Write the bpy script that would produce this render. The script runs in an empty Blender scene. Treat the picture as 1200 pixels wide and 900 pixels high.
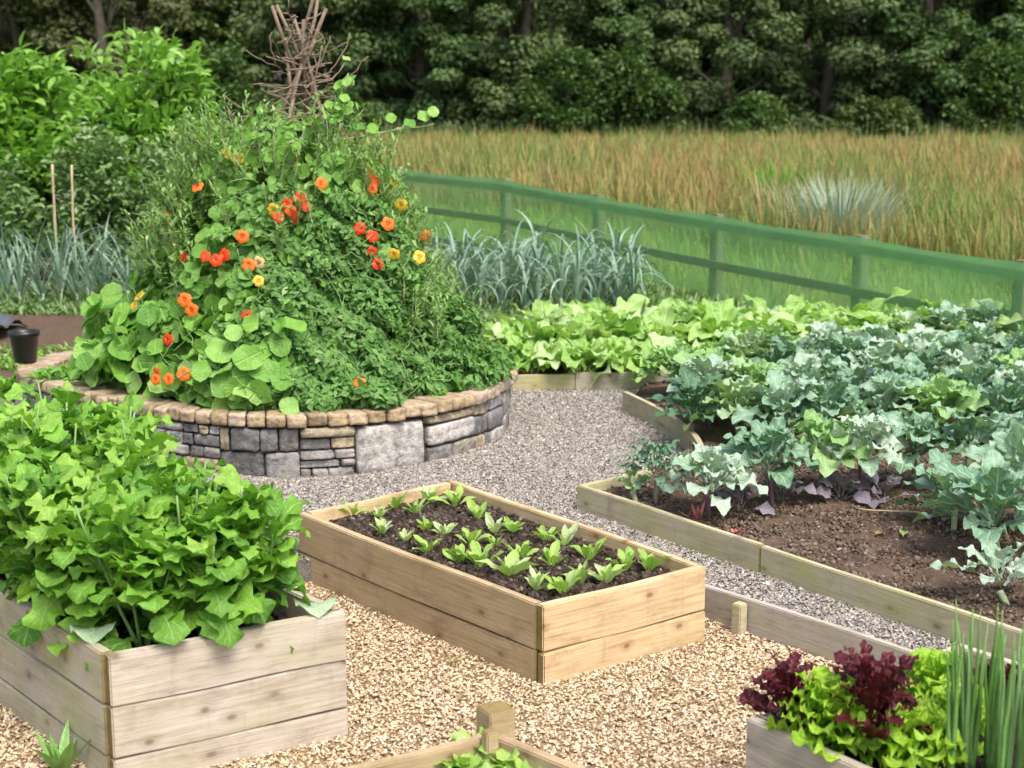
import bpy, bmesh, math, random
import numpy as np
from mathutils import Vector, Matrix
from mathutils.geometry import delaunay_2d_cdt
rng = np.random.default_rng(11)
random.seed(5)
S = bpy.context.scene
C = S.collection
PI = math.pi
# ------------------------------------------------------------------ camera numbers
F, TH, H = 1700.0, math.atan(310/1700), 1.81
ct, st = math.cos(TH), math.sin(TH)
def ray(px, py, d):
    u, v = (px-600)/F, (py-450)/F
    return np.array([d*u, d*(ct - v*st), H - d*(st + ct*v)])
def at(px, py, z):
    v = (py-450)/F
    return ray(px, py, (H-z)/(st + ct*v))
def proj(x, y, z):
    z -= H
    d = y*ct - z*st
    return 600+F*x/d, 450-F*(y*st+z*ct)/d

# ------------------------------------------------------------------ object helpers
def link(o, parent=None):
    C.objects.link(o)
    if parent is not None:
        o.parent = parent
        o.matrix_parent_inverse = Matrix.Translation(parent.location).inverted()
    return o
def tag(o, label=None, cat=None, group=None, kind=None):
    if label: o['label'] = label
    if cat: o['category'] = cat
    if group: o['group'] = group
    if kind: o['kind'] = kind
    return o
def empty(name, loc):
    o = bpy.data.objects.new(name, None); o.location = loc; o.empty_display_size = .1
    C.objects.link(o); return o

class MB:
    """numpy mesh batches"""
    def __init__(s): s.v=[]; s.f=[]; s.m=[]; s.uv=[]; s.r=[]; s.n=0
    def add(s, v, f, mat=0, uv=None, rnd=None):
        v = np.asarray(v, np.float64).reshape(-1,3); f = np.asarray(f)
        s.v.append(v); s.f.append(f + s.n); s.m.append(np.full(len(f), mat, np.int32))
        s.uv.append(np.zeros((len(v),2)) if uv is None else uv)
        if rnd is None: rnd = 0.5
        s.r.append(np.broadcast_to(np.asarray(rnd, float), (len(v),)))
        s.n += len(v); return s
    def build(s, name, mats, parent=None, loc=(0,0,0), smooth=True):
        v = np.concatenate(s.v); loc = np.asarray(loc, float)
        if parent is not None: loc = np.zeros(3)
        v = v - loc
        idx = np.concatenate([f.reshape(-1) for f in s.f]).astype(np.int32)
        tot = np.concatenate([np.full(len(f), f.shape[1], np.int32) for f in s.f])
        me = bpy.data.meshes.new(name)
        me.vertices.add(len(v)); me.vertices.foreach_set('co', v.astype(np.float32).reshape(-1))
        me.loops.add(len(idx)); me.loops.foreach_set('vertex_index', idx)
        me.polygons.add(len(tot)); st_ = np.concatenate([[0], np.cumsum(tot)[:-1]]).astype(np.int32)
        me.polygons.foreach_set('loop_start', st_)
        me.polygons.foreach_set('material_index', np.concatenate(s.m))
        me.polygons.foreach_set('use_smooth', np.full(len(tot), smooth))
        uvl = me.uv_layers.new(name='uv'); uvl.data.foreach_set('uv', np.concatenate(s.uv)[idx].astype(np.float32).reshape(-1))
        a = me.attributes.new('rnd', 'FLOAT', 'POINT'); a.data.foreach_set('value', np.concatenate(s.r).astype(np.float32))
        me.update(calc_edges=True); me.validate()
        for m in (mats if isinstance(mats,(list,tuple)) else [mats]): me.materials.append(m)
        o = bpy.data.objects.new(name, me)
        if parent is None: o.location = loc
        return link(o, parent)

# ------------------------------------------------------------------ materials
def newmat(name):
    m = bpy.data.materials.new(name); m.use_nodes = True
    nt = m.node_tree; nt.nodes.clear()
    out = nt.nodes.new('ShaderNodeOutputMaterial')
    return m, nt, out
def N(nt, t, **kw):
    n = nt.nodes.new('ShaderNode'+t)
    for k, v in kw.items():
        if k.startswith('i_'):
            key = k[2:]; key = int(key) if key.isdigit() else key
            n.inputs[key].default_value = v
        else: setattr(n, k, v)
    return n
def L(nt, a, b): nt.links.new(a, b)
def c4(c): return (c[0], c[1], c[2], 1)
def math_(nt, op, a, b=None, clamp=False):
    n = N(nt, 'Math', operation=op, use_clamp=clamp)
    for i, x in enumerate((a, b)):
        if x is None: continue
        if isinstance(x, (int, float)): n.inputs[i].default_value = x
        else: L(nt, x, n.inputs[i])
    return n.outputs[0]
def mix(nt, fac, a, b, blend='MIX'):
    n = N(nt, 'Mix', data_type='RGBA', blend_type=blend)
    for s, x in ((0, fac), (6, a), (7, b)):
        if isinstance(x, (int, float)): n.inputs[s].default_value = x
        elif isinstance(x, tuple): n.inputs[s].default_value = c4(x)
        else: L(nt, x, n.inputs[s])
    return n.outputs[2]
def ramp(nt, fac, stops, interp='LINEAR'):
    n = N(nt, 'ValToRGB'); n.color_ramp.interpolation = interp
    e = n.color_ramp.elements
    while len(e) < len(stops): e.new(.5)
    for q, (p, c) in zip(e, stops): q.position = p; q.color = c4(c)
    L(nt, fac, n.inputs[0]); return n.outputs[0]
def noise(nt, scale, detail=4, rough=.55, coord=None, vscale=None, w=None):
    n = N(nt, 'TexNoise'); n.inputs['Scale'].default_value = scale; n.inputs['Detail'].default_value = detail
    n.inputs['Roughness'].default_value = rough
    if coord is not None:
        if vscale:
            m = N(nt, 'Mapping'); m.inputs['Scale'].default_value = vscale; L(nt, coord, m.inputs[0]); coord = m.outputs[0]
        L(nt, coord, n.inputs['Vector'])
    return n.outputs[0]
def mrange(nt, x, a, b, c=0., d=1.):
    n = N(nt, 'MapRange'); L(nt, x, n.inputs[0])
    for i, q in enumerate((a, b, c, d)): n.inputs[i+1].default_value = q
    return n.outputs[0]
def bump(nt, h, strength, dist=.01):
    b = N(nt, 'Bump'); b.inputs['Strength'].default_value = strength; b.inputs['Distance'].default_value = dist
    L(nt, h, b.inputs['Height']); return b.outputs[0]

def leaf_mat(name, a, b, vein, tip=None, rough=.45, trans=.35, veins=6., vstr=.35, spot=.35, third=None, bumpk=.5):
    m, nt, out = newmat(name)
    at_ = N(nt, 'Attribute', attribute_name='rnd').outputs['Fac']
    geo = N(nt, 'NewGeometry'); tc = N(nt, 'TexCoord')
    uv = N(nt, 'UVMap'); sep = N(nt, 'SeparateXYZ'); L(nt, uv.outputs[0], sep.inputs[0])
    stops = [(0, a), (1, b)] if third is None else [(0, a), (.6, b), (1, third)]
    col = ramp(nt, at_, stops)
    nz = noise(nt, 22, 3, .6, geo.outputs['Position'])
    dark = tuple(x*.62 for x in a)
    col = mix(nt, math_(nt, 'MULTIPLY', mrange(nt, nz, .35, .7), spot), col, dark)
    s = math_(nt, 'ABSOLUTE', math_(nt, 'SUBTRACT', sep.outputs[1], .5))       # 0 mid .. .5 edge
    mid = mrange(nt, s, .0, .05, 1., 0.)
    ph = math_(nt, 'SUBTRACT', math_(nt, 'MULTIPLY', sep.outputs[0], veins), math_(nt, 'MULTIPLY', s, 3.2))
    fr = math_(nt, 'ABSOLUTE', math_(nt, 'SUBTRACT', math_(nt, 'FRACT', ph), .5))
    sv = mrange(nt, fr, 0., .13, .55, 0.)
    vn = math_(nt, 'MAXIMUM', mid, sv)
    col = mix(nt, math_(nt, 'MULTIPLY', vn, vstr*1.6, True), col, vein)
    if tip is not None:
        col = mix(nt, mrange(nt, sep.outputs[0], .55, 1.), col, tip)
    p = N(nt, 'BsdfPrincipled'); L(nt, col, p.inputs['Base Color']); p.inputs['Roughness'].default_value = rough
    p.inputs['Specular IOR Level'].default_value = .32
    nz2 = noise(nt, 60, 2, .5, geo.outputs['Position'])
    hgt = math_(nt, 'ADD', math_(nt, 'MULTIPLY', vn, -1.), math_(nt, 'MULTIPLY', nz2, 1.6))
    bn = bump(nt, hgt, bumpk, .006); L(nt, bn, p.inputs['Normal'])
    tr = N(nt, 'BsdfTranslucent')
    tcol = mix(nt, 1., col, (1.15, 1.25, .5), 'MULTIPLY'); L(nt, tcol, tr.inputs[0]); L(nt, bn, tr.inputs['Normal'])
    ms = N(nt, 'MixShader'); ms.inputs[0].default_value = trans
    L(nt, p.outputs[0], ms.inputs[1]); L(nt, tr.outputs[0], ms.inputs[2]); L(nt, ms.outputs[0], out.inputs[0])
    return m
def plain(name, col, rough=.7, col2=None, scale=20, bstr=.2, spec=.4, attr=False, bd=.01):
    m, nt, out = newmat(name)
    p = N(nt, 'BsdfPrincipled'); p.inputs['Roughness'].default_value = rough; p.inputs['Specular IOR Level'].default_value = spec
    tc = N(nt, 'TexCoord'); nz = noise(nt, scale, 5, .6, tc.outputs['Object'])
    c = mix(nt, mrange(nt, nz, .3, .7), col, col2 or tuple(x*.6 for x in col))
    L(nt, c, p.inputs['Base Color']); L(nt, bump(nt, nz, bstr, bd), p.inputs['Normal']); L(nt, p.outputs[0], out.inputs[0])
    return m
def attr_mat(name, stops, rough=.8, nscale=60, nstr=.4, bstr=.5, interp='LINEAR', bd=.004, spec=.3):
    m, nt, out = newmat(name)
    p = N(nt, 'BsdfPrincipled'); p.inputs['Roughness'].default_value = rough; p.inputs['Specular IOR Level'].default_value = spec
    at_ = N(nt, 'Attribute', attribute_name='rnd').outputs['Fac']
    geo = N(nt, 'NewGeometry')
    nz = noise(nt, nscale, 5, .65, geo.outputs['Position'])
    nz3 = noise(nt, nscale*.22, 3, .6, geo.outputs['Position'])
    c = ramp(nt, at_, stops, interp)
    c = mix(nt, math_(nt, 'MULTIPLY', mrange(nt, nz, .35, .7), nstr), c, (.03, .028, .026))
    c = mix(nt, math_(nt, 'MULTIPLY', mrange(nt, nz3, .5, .75), nstr*.6), c, (.55, .5, .45))
    L(nt, c, p.inputs['Base Color']); L(nt, bump(nt, nz, bstr, bd), p.inputs['Normal']); L(nt, p.outputs[0], out.inputs[0])
    return m
def wood_mat(name, a, b, dark, green=None, gamt=.0, knots=True, rough=.75):
    m, nt, out = newmat(name)
    tc = N(nt, 'TexCoord'); oi = N(nt, 'ObjectInfo')
    off = N(nt, 'CombineXYZ'); L(nt, math_(nt, 'MULTIPLY', oi.outputs['Random'], 37.), off.inputs[0]); L(nt, math_(nt, 'MULTIPLY', oi.outputs['Random'], 11.), off.inputs[2])
    va = N(nt, 'VectorMath', operation='ADD'); L(nt, tc.outputs['Object'], va.inputs[0]); L(nt, off.outputs[0], va.inputs[1])
    co = va.outputs[0]
    big = noise(nt, 2.6, 4, .6, co, (1.6, 3, 6))
    grain = noise(nt, 1., 6, .65, co, (3., 60, 95))
    fine = noise(nt, 1., 4, .7, co, (9., 220, 340))
    c = mix(nt, mrange(nt, big, .3, .7), a, b)
    c = mix(nt, math_(nt, 'MULTIPLY', mrange(nt, grain, .47, .68), .55), c, dark)
    c = mix(nt, math_(nt, 'MULTIPLY', mrange(nt, fine, .5, .8), .3), c, dark)
    c = mix(nt, math_(nt, 'MULTIPLY', mrange(nt, fine, .5, .2), .15), c, tuple(min(1, x*1.5) for x in a))
    if knots:
        sx_ = N(nt, 'SeparateXYZ'); L(nt, co, sx_.inputs[0]); cm_ = N(nt, 'CombineXYZ')
        wn = noise(nt, 5, 2, .5, co)
        L(nt, math_(nt, 'ADD', math_(nt, 'MULTIPLY', sx_.outputs[0], 4.6), math_(nt, 'MULTIPLY', wn, .25)), cm_.inputs[0]); L(nt, math_(nt, 'MULTIPLY', sx_.outputs[2], 8.), cm_.inputs[1])
        vo = N(nt, 'TexVoronoi'); vo.voronoi_dimensions = '2D'; vo.inputs['Scale'].default_value = 1.; L(nt, cm_.outputs[0], vo.inputs['Vector'])
        sp = N(nt, 'SeparateColor'); L(nt, vo.outputs['Color'], sp.inputs[0])
        gate = math_(nt, 'GREATER_THAN', sp.outputs[0], .5)
        kn = math_(nt, 'MULTIPLY', mrange(nt, vo.outputs['Distance'], .04, .085, 1., 0.), gate)
        ring = math_(nt, 'MULTIPLY', mrange(nt, vo.outputs['Distance'], .07, .22, .45, 0.), gate)
        c = mix(nt, math_(nt, 'MULTIPLY', kn, .75), c, tuple(x*.38 for x in dark))
        c = mix(nt, ring, c, dark)
    # weathering blotches + algae near the ground/edges
    st_n = noise(nt, 6, 5, .7, co, (1, 1, 2.5))
    c = mix(nt, math_(nt, 'MULTIPLY', mrange(nt, st_n, .5, .7), .45), c, tuple(x*.6 for x in dark))
    drip = noise(nt, 1., 4, .6, co, (26, 26, 2.4))
    c = mix(nt, math_(nt, 'MULTIPLY', mrange(nt, drip, .58, .75), .25), c, tuple(x*.7 for x in dark))
    if green is not None:
        gn = noise(nt, 3.5, 4, .6, co, (1, 1, 1.6))
        c = mix(nt, math_(nt, 'MULTIPLY', mrange(nt, gn, .42, .68), gamt), c, green)
    p = N(nt, 'BsdfPrincipled'); p.inputs['Roughness'].default_value = rough; p.inputs['Specular IOR Level'].default_value = .25
    L(nt, c, p.inputs['Base Color'])
    hh = math_(nt, 'ADD', grain, math_(nt, 'MULTIPLY', fine, .6))
    L(nt, bump(nt, hh, .45, .004), p.inputs['Normal']); L(nt, p.outputs[0], out.inputs[0])
    return m

M = {}
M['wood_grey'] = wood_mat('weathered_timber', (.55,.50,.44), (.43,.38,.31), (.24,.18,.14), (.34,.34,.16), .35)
M['wood_grey_shaded'] = wood_mat('weathered_timber_shaded', (.46,.43,.36), (.42,.38,.28), (.27,.23,.17), (.30,.31,.12), .55)  # weathered timber, greener, with the shade of the left faces put into its colour
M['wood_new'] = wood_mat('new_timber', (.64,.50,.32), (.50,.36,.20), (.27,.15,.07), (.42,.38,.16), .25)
M['wood_new_shaded'] = wood_mat('new_timber_shaded', (.47,.37,.24), (.39,.29,.17), (.24,.16,.09), (.30,.28,.12), .3)  # same new timber darkened: shade on faces away from the sun painted in
M['end_grain'] = wood_mat('end_grain', (.26,.20,.08), (.20,.15,.06), (.11,.08,.03), knots=False)
M['wood_path'] = wood_mat('path_timber', (.50,.45,.32), (.42,.38,.26), (.24,.20,.13), (.36,.38,.12), .6)
M['wood_board_grey'] = wood_mat('board_timber', (.44,.42,.38), (.40,.36,.30), (.24,.2,.17), (.3,.3,.14), .4)
M['wood_fence'] = wood_mat('fence_timber', (.24,.25,.17), (.18,.20,.13), (.10,.11,.08), (.12,.17,.06), .6, knots=False)
M['bark'] = plain('bark', (.10,.085,.065), .9, (.045,.04,.03), 9, .8, bd=.04)
M['stick'] = plain('dry_stick', (.27,.21,.155), .85, (.13,.095,.07), 30, .5)
M['stick_pale'] = plain('pale_cane', (.50,.42,.26), .7, (.34,.28,.16), 30, .3)
M['soil'] = plain('dark_soil', (.040,.026,.018), .95, (.018,.012,.009), 45, 1., .2, bd=.012)
M['soil_brown'] = plain('brown_soil', (.13,.088,.062), .95, (.065,.045,.032), 38, 1., .2, bd=.012)
M['clod'] = attr_mat('soil_clods', [(0,(.020,.014,.010)),(.7,(.05,.033,.023)),(.93,(.09,.065,.045)),(1,(.25,.22,.18))], .95, 80, .3)
M['clod_brown'] = attr_mat('brown_clods', [(0,(.06,.042,.03)),(.7,(.13,.09,.064)),(.97,(.20,.15,.11)),(1,(.36,.32,.28))], .95, 80, .3)
M['pebble_y'] = attr_mat('buff_gravel', [(0,(.16,.12,.08)),(.1,(.36,.26,.15)),(.3,(.54,.41,.25)),(.55,(.63,.50,.33)),(.75,(.70,.58,.42)),(.9,(.55,.42,.31)),(1,(.78,.71,.60))], .7, 120, .25, .3)
M['pebble_g'] = attr_mat('grey_gravel', [(0,(.09,.085,.08)),(.2,(.22,.205,.195)),(.5,(.32,.30,.28)),(.75,(.40,.38,.355)),(.9,(.36,.29,.20)),(1,(.66,.64,.60))], .8, 120, .25, .3)
M['under_y'] = plain('gravel_bed_buff', (.34,.24,.13), .9, (.16,.11,.06), 90, 1., bd=.01)
M['under_g'] = plain('gravel_bed_grey', (.27,.25,.225), .9, (.13,.12,.105), 110, 1., bd=.01)
M['stone'] = attr_mat('walling_stone', [(0,(.15,.15,.15)),(.2,(.28,.28,.275)),(.4,(.19,.19,.19)),(.55,(.40,.38,.36)),(.7,(.50,.41,.25)),(.85,(.34,.32,.29)),(1,(.56,.54,.52))], .9, 24, .7, 1., bd=.02)
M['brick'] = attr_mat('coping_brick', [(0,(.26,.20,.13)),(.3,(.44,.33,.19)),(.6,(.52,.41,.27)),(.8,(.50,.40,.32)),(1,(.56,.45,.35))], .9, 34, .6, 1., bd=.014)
M['mortar'] = plain('wall_core', (.06,.055,.055), .95, (.03,.03,.03), 30, .6)
M['black_plastic'] = plain('black_plastic', (.012,.012,.013), .35, (.02,.02,.02), 10, .05)
M['pot_soil'] = M['soil']

LF = {}
LF['turnip'] = leaf_mat('mustard_leaf', (.09,.25,.03), (.21,.45,.05), (.40,.58,.22), third=(.32,.54,.09), rough=.42, trans=.35, veins=7, vstr=.4)
LF['lettuce_seed'] = leaf_mat('young_lettuce_leaf', (.26,.46,.08), (.40,.60,.14), (.60,.72,.34), third=(.50,.60,.36), rough=.5, trans=.35, vstr=.5, spot=.12)
LF['lettuce_green'] = leaf_mat('green_lettuce_leaf', (.24,.46,.03), (.40,.62,.06), (.6,.75,.25), rough=.42, trans=.4, vstr=.25, spot=.2)
LF['lettuce_red'] = leaf_mat('red_lettuce_leaf', (.045,.006,.012), (.11,.012,.022), (.22,.06,.06), rough=.35, trans=.25, vstr=.3, spot=.3)
LF['chard'] = leaf_mat('chard_leaf', (.20,.40,.075), (.32,.53,.13), (.62,.74,.38), third=(.50,.63,.36), rough=.38, trans=.33, vstr=.5, spot=.2)
LF['brassica'] = leaf_mat('blue_green_leaf', (.13,.27,.16), (.25,.41,.28), (.54,.66,.50), third=(.42,.54,.44), rough=.38, trans=.2, veins=5, vstr=.45, spot=.3)
LF['cabbage'] = leaf_mat('light_cabbage_leaf', (.19,.38,.12), (.31,.50,.21), (.52,.64,.38), third=(.40,.52,.38), rough=.42, trans=.25, veins=5, vstr=.45, spot=.3)
LF['kale'] = leaf_mat('dark_kale_leaf', (.06,.15,.07), (.12,.24,.14), (.32,.46,.30), third=(.2,.31,.24), rough=.5, trans=.18, veins=8, vstr=.4)
LF['purple'] = leaf_mat('purple_leaf', (.16,.14,.19), (.28,.25,.31), (.45,.32,.42), rough=.5, trans=.18, vstr=.4, third=(.22,.30,.26))
LF['nast'] = leaf_mat('nasturtium_leaf', (.10,.27,.045), (.22,.46,.07), (.34,.55,.17), third=(.32,.54,.16), rough=.45, trans=.3, vstr=.25)
LF['pea'] = leaf_mat('climber_leaf', (.075,.21,.045), (.18,.37,.09), (.2,.32,.16), third=(.38,.52,.24), rough=.5, trans=.25, vstr=.2)
LF['sweet'] = leaf_mat('sweet_pea_leaf', (.16,.34,.08), (.29,.48,.13), (.3,.45,.2), third=(.38,.50,.24), rough=.5, trans=.3, vstr=.2)
LF['leek'] = leaf_mat('leek_leaf', (.14,.26,.19), (.26,.40,.31), (.36,.5,.38), third=(.42,.54,.45), rough=.45, trans=.15, veins=0, vstr=.2)
LF['onion'] = leaf_mat('onion_leaf', (.14,.34,.07), (.24,.46,.13), (.3,.45,.2), third=(.30,.50,.24), rough=.35, trans=.2, veins=0, vstr=.1)
LF['shrub'] = leaf_mat('shrub_leaf', (.13,.31,.045), (.25,.49,.075), (.35,.55,.18), third=(.36,.56,.20), rough=.5, trans=.35, vstr=.2)
LF['shrub_grey'] = leaf_mat('grey_shrub_leaf', (.11,.21,.06), (.20,.34,.12), (.3,.4,.22), third=(.36,.46,.28), rough=.55, trans=.25, vstr=.2)
LF['tree_dark'] = leaf_mat('dark_tree_leaf', (.06,.105,.035), (.11,.18,.055), (.09,.13,.06), third=(.20,.26,.11), rough=.55, trans=.25, vstr=.1, spot=.5)  # tree leaf colours here and below lightened in place of distance haze
LF['tree_olive'] = leaf_mat('olive_tree_leaf', (.07,.09,.03), (.13,.165,.055), (.12,.15,.06), third=(.20,.22,.10), rough=.55, trans=.3, vstr=.1, spot=.4)
LF['tree_green'] = leaf_mat('green_tree_leaf', (.05,.105,.03), (.09,.175,.05), (.12,.19,.07), third=(.16,.23,.08), rough=.5, trans=.3, vstr=.1, spot=.4)
LF['grass'] = leaf_mat('green_grass_blade', (.16,.35,.045), (.28,.50,.075), (.2,.34,.08), third=(.42,.55,.15), rough=.6, trans=.3, veins=0, vstr=.0)
def field_mat():
    m, nt, out = newmat('dry_grass_blade')
    a = N(nt, 'Attribute', attribute_name='rnd').outputs['Fac']
    uv = N(nt, 'UVMap'); sep = N(nt, 'SeparateXYZ'); L(nt, uv.outputs[0], sep.inputs[0])
    low = ramp(nt, a, [(0,(.15,.22,.045)),(.5,(.25,.24,.07)),(1,(.27,.21,.08))])
    top = ramp(nt, a, [(0,(.15,.26,.06)),(.3,(.27,.31,.10)),(.5,(.38,.32,.12)),(.68,(.41,.25,.11)),(.86,(.33,.15,.08)),(1,(.54,.47,.29))])
    c = mix(nt, mrange(nt, sep.outputs[0], .25, .75), low, top)
    p = N(nt, 'BsdfPrincipled'); p.inputs['Roughness'].default_value = .7; p.inputs['Specular IOR Level'].default_value = .2
    L(nt, c, p.inputs['Base Color']); tr = N(nt, 'BsdfTranslucent'); L(nt, c, tr.inputs[0])
    ms = N(nt, 'MixShader'); ms.inputs[0].default_value = .3; L(nt, p.outputs[0], ms.inputs[1]); L(nt, tr.outputs[0], ms.inputs[2]); L(nt, ms.outputs[0], out.inputs[0])
    return m
LF['field'] = field_mat()
def stem_mat(name, a, b): return plain(name, a, .5, b, 15, .1)
M['stem_green'] = stem_mat('green_stem', (.20,.34,.12), (.12,.22,.07))
M['stem_pale'] = stem_mat('pale_stem', (.42,.50,.28), (.28,.36,.18))
M['stem_woody'] = stem_mat('cabbage_stalk', (.30,.29,.22), (.18,.14,.14))
M['stem_purple'] = stem_mat('purple_stem', (.24,.13,.20), (.15,.09,.13))
def flower_mat(name, rim, mid):
    m, nt, out = newmat(name)
    uv = N(nt, 'UVMap'); sep = N(nt, 'SeparateXYZ'); L(nt, uv.outputs[0], sep.inputs[0])
    c = ramp(nt, sep.outputs[0], [(0,(.05,.01,.005)),(.16,mid),(.45,rim),(1,rim)])
    p = N(nt, 'BsdfPrincipled'); p.inputs['Roughness'].default_value = .55; L(nt, c, p.inputs['Base Color'])
    tr = N(nt, 'BsdfTranslucent'); L(nt, c, tr.inputs[0]); ms = N(nt, 'MixShader'); ms.inputs[0].default_value = .35
    L(nt, p.outputs[0], ms.inputs[1]); L(nt, tr.outputs[0], ms.inputs[2]); L(nt, ms.outputs[0], out.inputs[0]); return m
FM = {'r': flower_mat('scarlet_petal', (.85,.065,.012), (.9,.25,.03)), 'o': flower_mat('orange_petal', (.85,.20,.02), (.8,.10,.02)),
      'y': flower_mat('yellow_petal', (.85,.58,.06), (.8,.30,.03)), 'p': flower_mat('pale_petal', (.85,.66,.32), (.7,.2,.05))}

# ------------------------------------------------------------------ geometry generators
def A(x, n): return np.broadcast_to(np.asarray(x, float), (n,)).copy()
def profile(kind, u, pet):
    """half-width factor along 0..1, petiole first"""
    w = np.where(u < pet, .0, 1.)
    q = np.clip((u-pet)/(1-pet), 0, 1)
    if kind == 'oval': b = np.sin(PI*q**.8)**.75
    elif kind == 'spoon': b = np.sin(PI*np.clip(q,0,1)**1.5)**.7
    elif kind == 'lance': b = np.sin(PI*q**.6)**.9
    elif kind == 'blade': b = (1-q**2.2)*.9+.02
    elif kind == 'lobed': b = np.sin(PI*q**.95)**.6*(.68+.32*np.cos(q*2*PI*3.6))
    elif kind == 'lyre': b = (.25+.75*np.clip(q*1.5,0,1)**1.5)*np.sqrt(np.clip(1-q**3.5,0,1))*(.82+.18*np.cos(q*2*PI*3.4+1))
    else: b = np.sin(PI*q)
    return np.maximum(b*w, .0)
def leaves(mb, P, az, el, Ln, W, droop=1., kind='oval', nu=6, nv=2, fold=.3, ruffle=.0, rfreq=4., pet=.15, roll=0., rnd=None, mat=0, petw=.06, curve=1.3, jag=0.):
    P = np.asarray(P, float).reshape(-1,3); n = len(P)
    az, el, Ln, W, droop, fold, ruffle, roll = (A(x, n) for x in (az, el, Ln, W, droop, fold, ruffle, roll))
    if rnd is None: rnd = rng.random(n)
    rnd = A(rnd, n)
    t = np.linspace(0, 1, nu+1); s = np.linspace(-1, 1, nv+1)
    phi = el[:,None] - droop[:,None]*t[None]**curve
    ds = Ln[:,None]/nu
    hx = np.concatenate([np.zeros((n,1)), np.cumsum(np.cos(phi[:,:-1])*ds, 1)], 1)
    hz = np.concatenate([np.zeros((n,1)), np.cumsum(np.sin(phi[:,:-1])*ds, 1)], 1)
    ca, sa = np.cos(az)[:,None], np.sin(az)[:,None]
    sp = P[:,None,:] + np.stack([hx*ca, hx*sa, hz], -1)
    side = np.stack([-sa+0*phi, ca+0*phi, 0*phi], -1)
    nor = np.stack([-np.sin(phi)*ca, -np.sin(phi)*sa, np.cos(phi)], -1)
    cr, sr = np.cos(roll)[:,None,None], np.sin(roll)[:,None,None]
    side, nor = side*cr + nor*sr, nor*cr - side*sr
    w = profile(kind, t, pet)[None,:]*(W[:,None]/2)
    if jag: w = w*(1 + jag*(rng.random((n,nu+1))-.5)*2)
    w = np.maximum(w, petw*W[:,None]/2*(1-.9*t[None])+1e-5)
    ph = rng.random(n)*6.28; ph2 = rng.random(n)*6.28
    S_ = s[None,None,:]; ab = np.abs(S_)
    wv = w[:,:,None]
    rf = ruffle[:,None,None]*W[:,None,None]*ab**1.6*np.sin(rfreq*6.283*t[None,:,None]+np.where(S_>0, ph[:,None,None], ph2[:,None,None]))*(wv/(W[:,None,None]/2))
    rf = rf + .5*ruffle[:,None,None]*W[:,None,None]*ab**2.5*np.sin(rfreq*1.7*6.283*t[None,:,None]+np.where(S_>0, ph2[:,None,None], ph[:,None,None]))*(wv/(W[:,None,None]/2)) + .035*W[:,None,None]*(ruffle[:,None,None]>0)*np.sin(9*t[None,:,None]*PI)*np.cos(S_*5)*(wv/(W[:,None,None]/2))
    off_n = np.sin(fold)[:,None,None]*ab*wv + rf
    off_s = np.cos(fold)[:,None,None]*S_*wv
    V = sp[:,:,None,:] + side[:,:,None,:]*off_s[...,None] + nor[:,:,None,:]*off_n[...,None]
    nvp = nv+1; per = (nu+1)*nvp
    i, j = np.meshgrid(np.arange(nu), np.arange(nv), indexing='ij'); b = (i*nvp+j).reshape(-1)
    q = np.stack([b, b+nvp, b+nvp+1, b+1], -1)
    Fc = (q[None] + (np.arange(n)*per)[:,None,None]).reshape(-1,4)
    uv = np.stack(np.broadcast_arrays(t[:,None], s[None,:]*.5+.5), -1).reshape(-1,2)
    mb.add(V.reshape(-1,3), Fc, mat, np.tile(uv, (n,1)), np.repeat(rnd, per))
def quads(mb, P, Nrm, size, aspect=1.6, rnd=None, mat=0, bend=.25):
    """small folded leaves: 6 verts, 2 quads, facing Nrm"""
    n = len(P); size = A(size, n)
    if rnd is None: rnd = rng.random(n)
    Nn = Nrm/np.maximum(np.linalg.norm(Nrm, axis=1, keepdims=True), 1e-6)
    T = rng.normal(size=(n,3)); T -= (T*Nn).sum(1, keepdims=True)*Nn; T /= np.linalg.norm(T, axis=1, keepdims=True)
    B = np.cross(Nn, T)
    l = (size*aspect/2)[:,None]; w = (size/2)[:,None]; bz = Nn*(size*bend)[:,None]
    v = np.stack([P-T*l, P-T*l*.1+B*w+bz, P-T*l*.1, P-T*l*.1-B*w+bz, P+T*l], 1)
    f = np.array([[0,2,1],[2,4,1],[0,3,2],[2,3,4]])
    Fc = (f[None]+(np.arange(n)*5)[:,None,None]).reshape(-1,3)
    uv = np.tile(np.array([[0,.5],[.45,1],[.45,.5],[.45,0],[1,.5]]), (n,1))
    mb.add(v.reshape(-1,3), Fc, mat, uv, np.repeat(rnd, 5))
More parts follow.
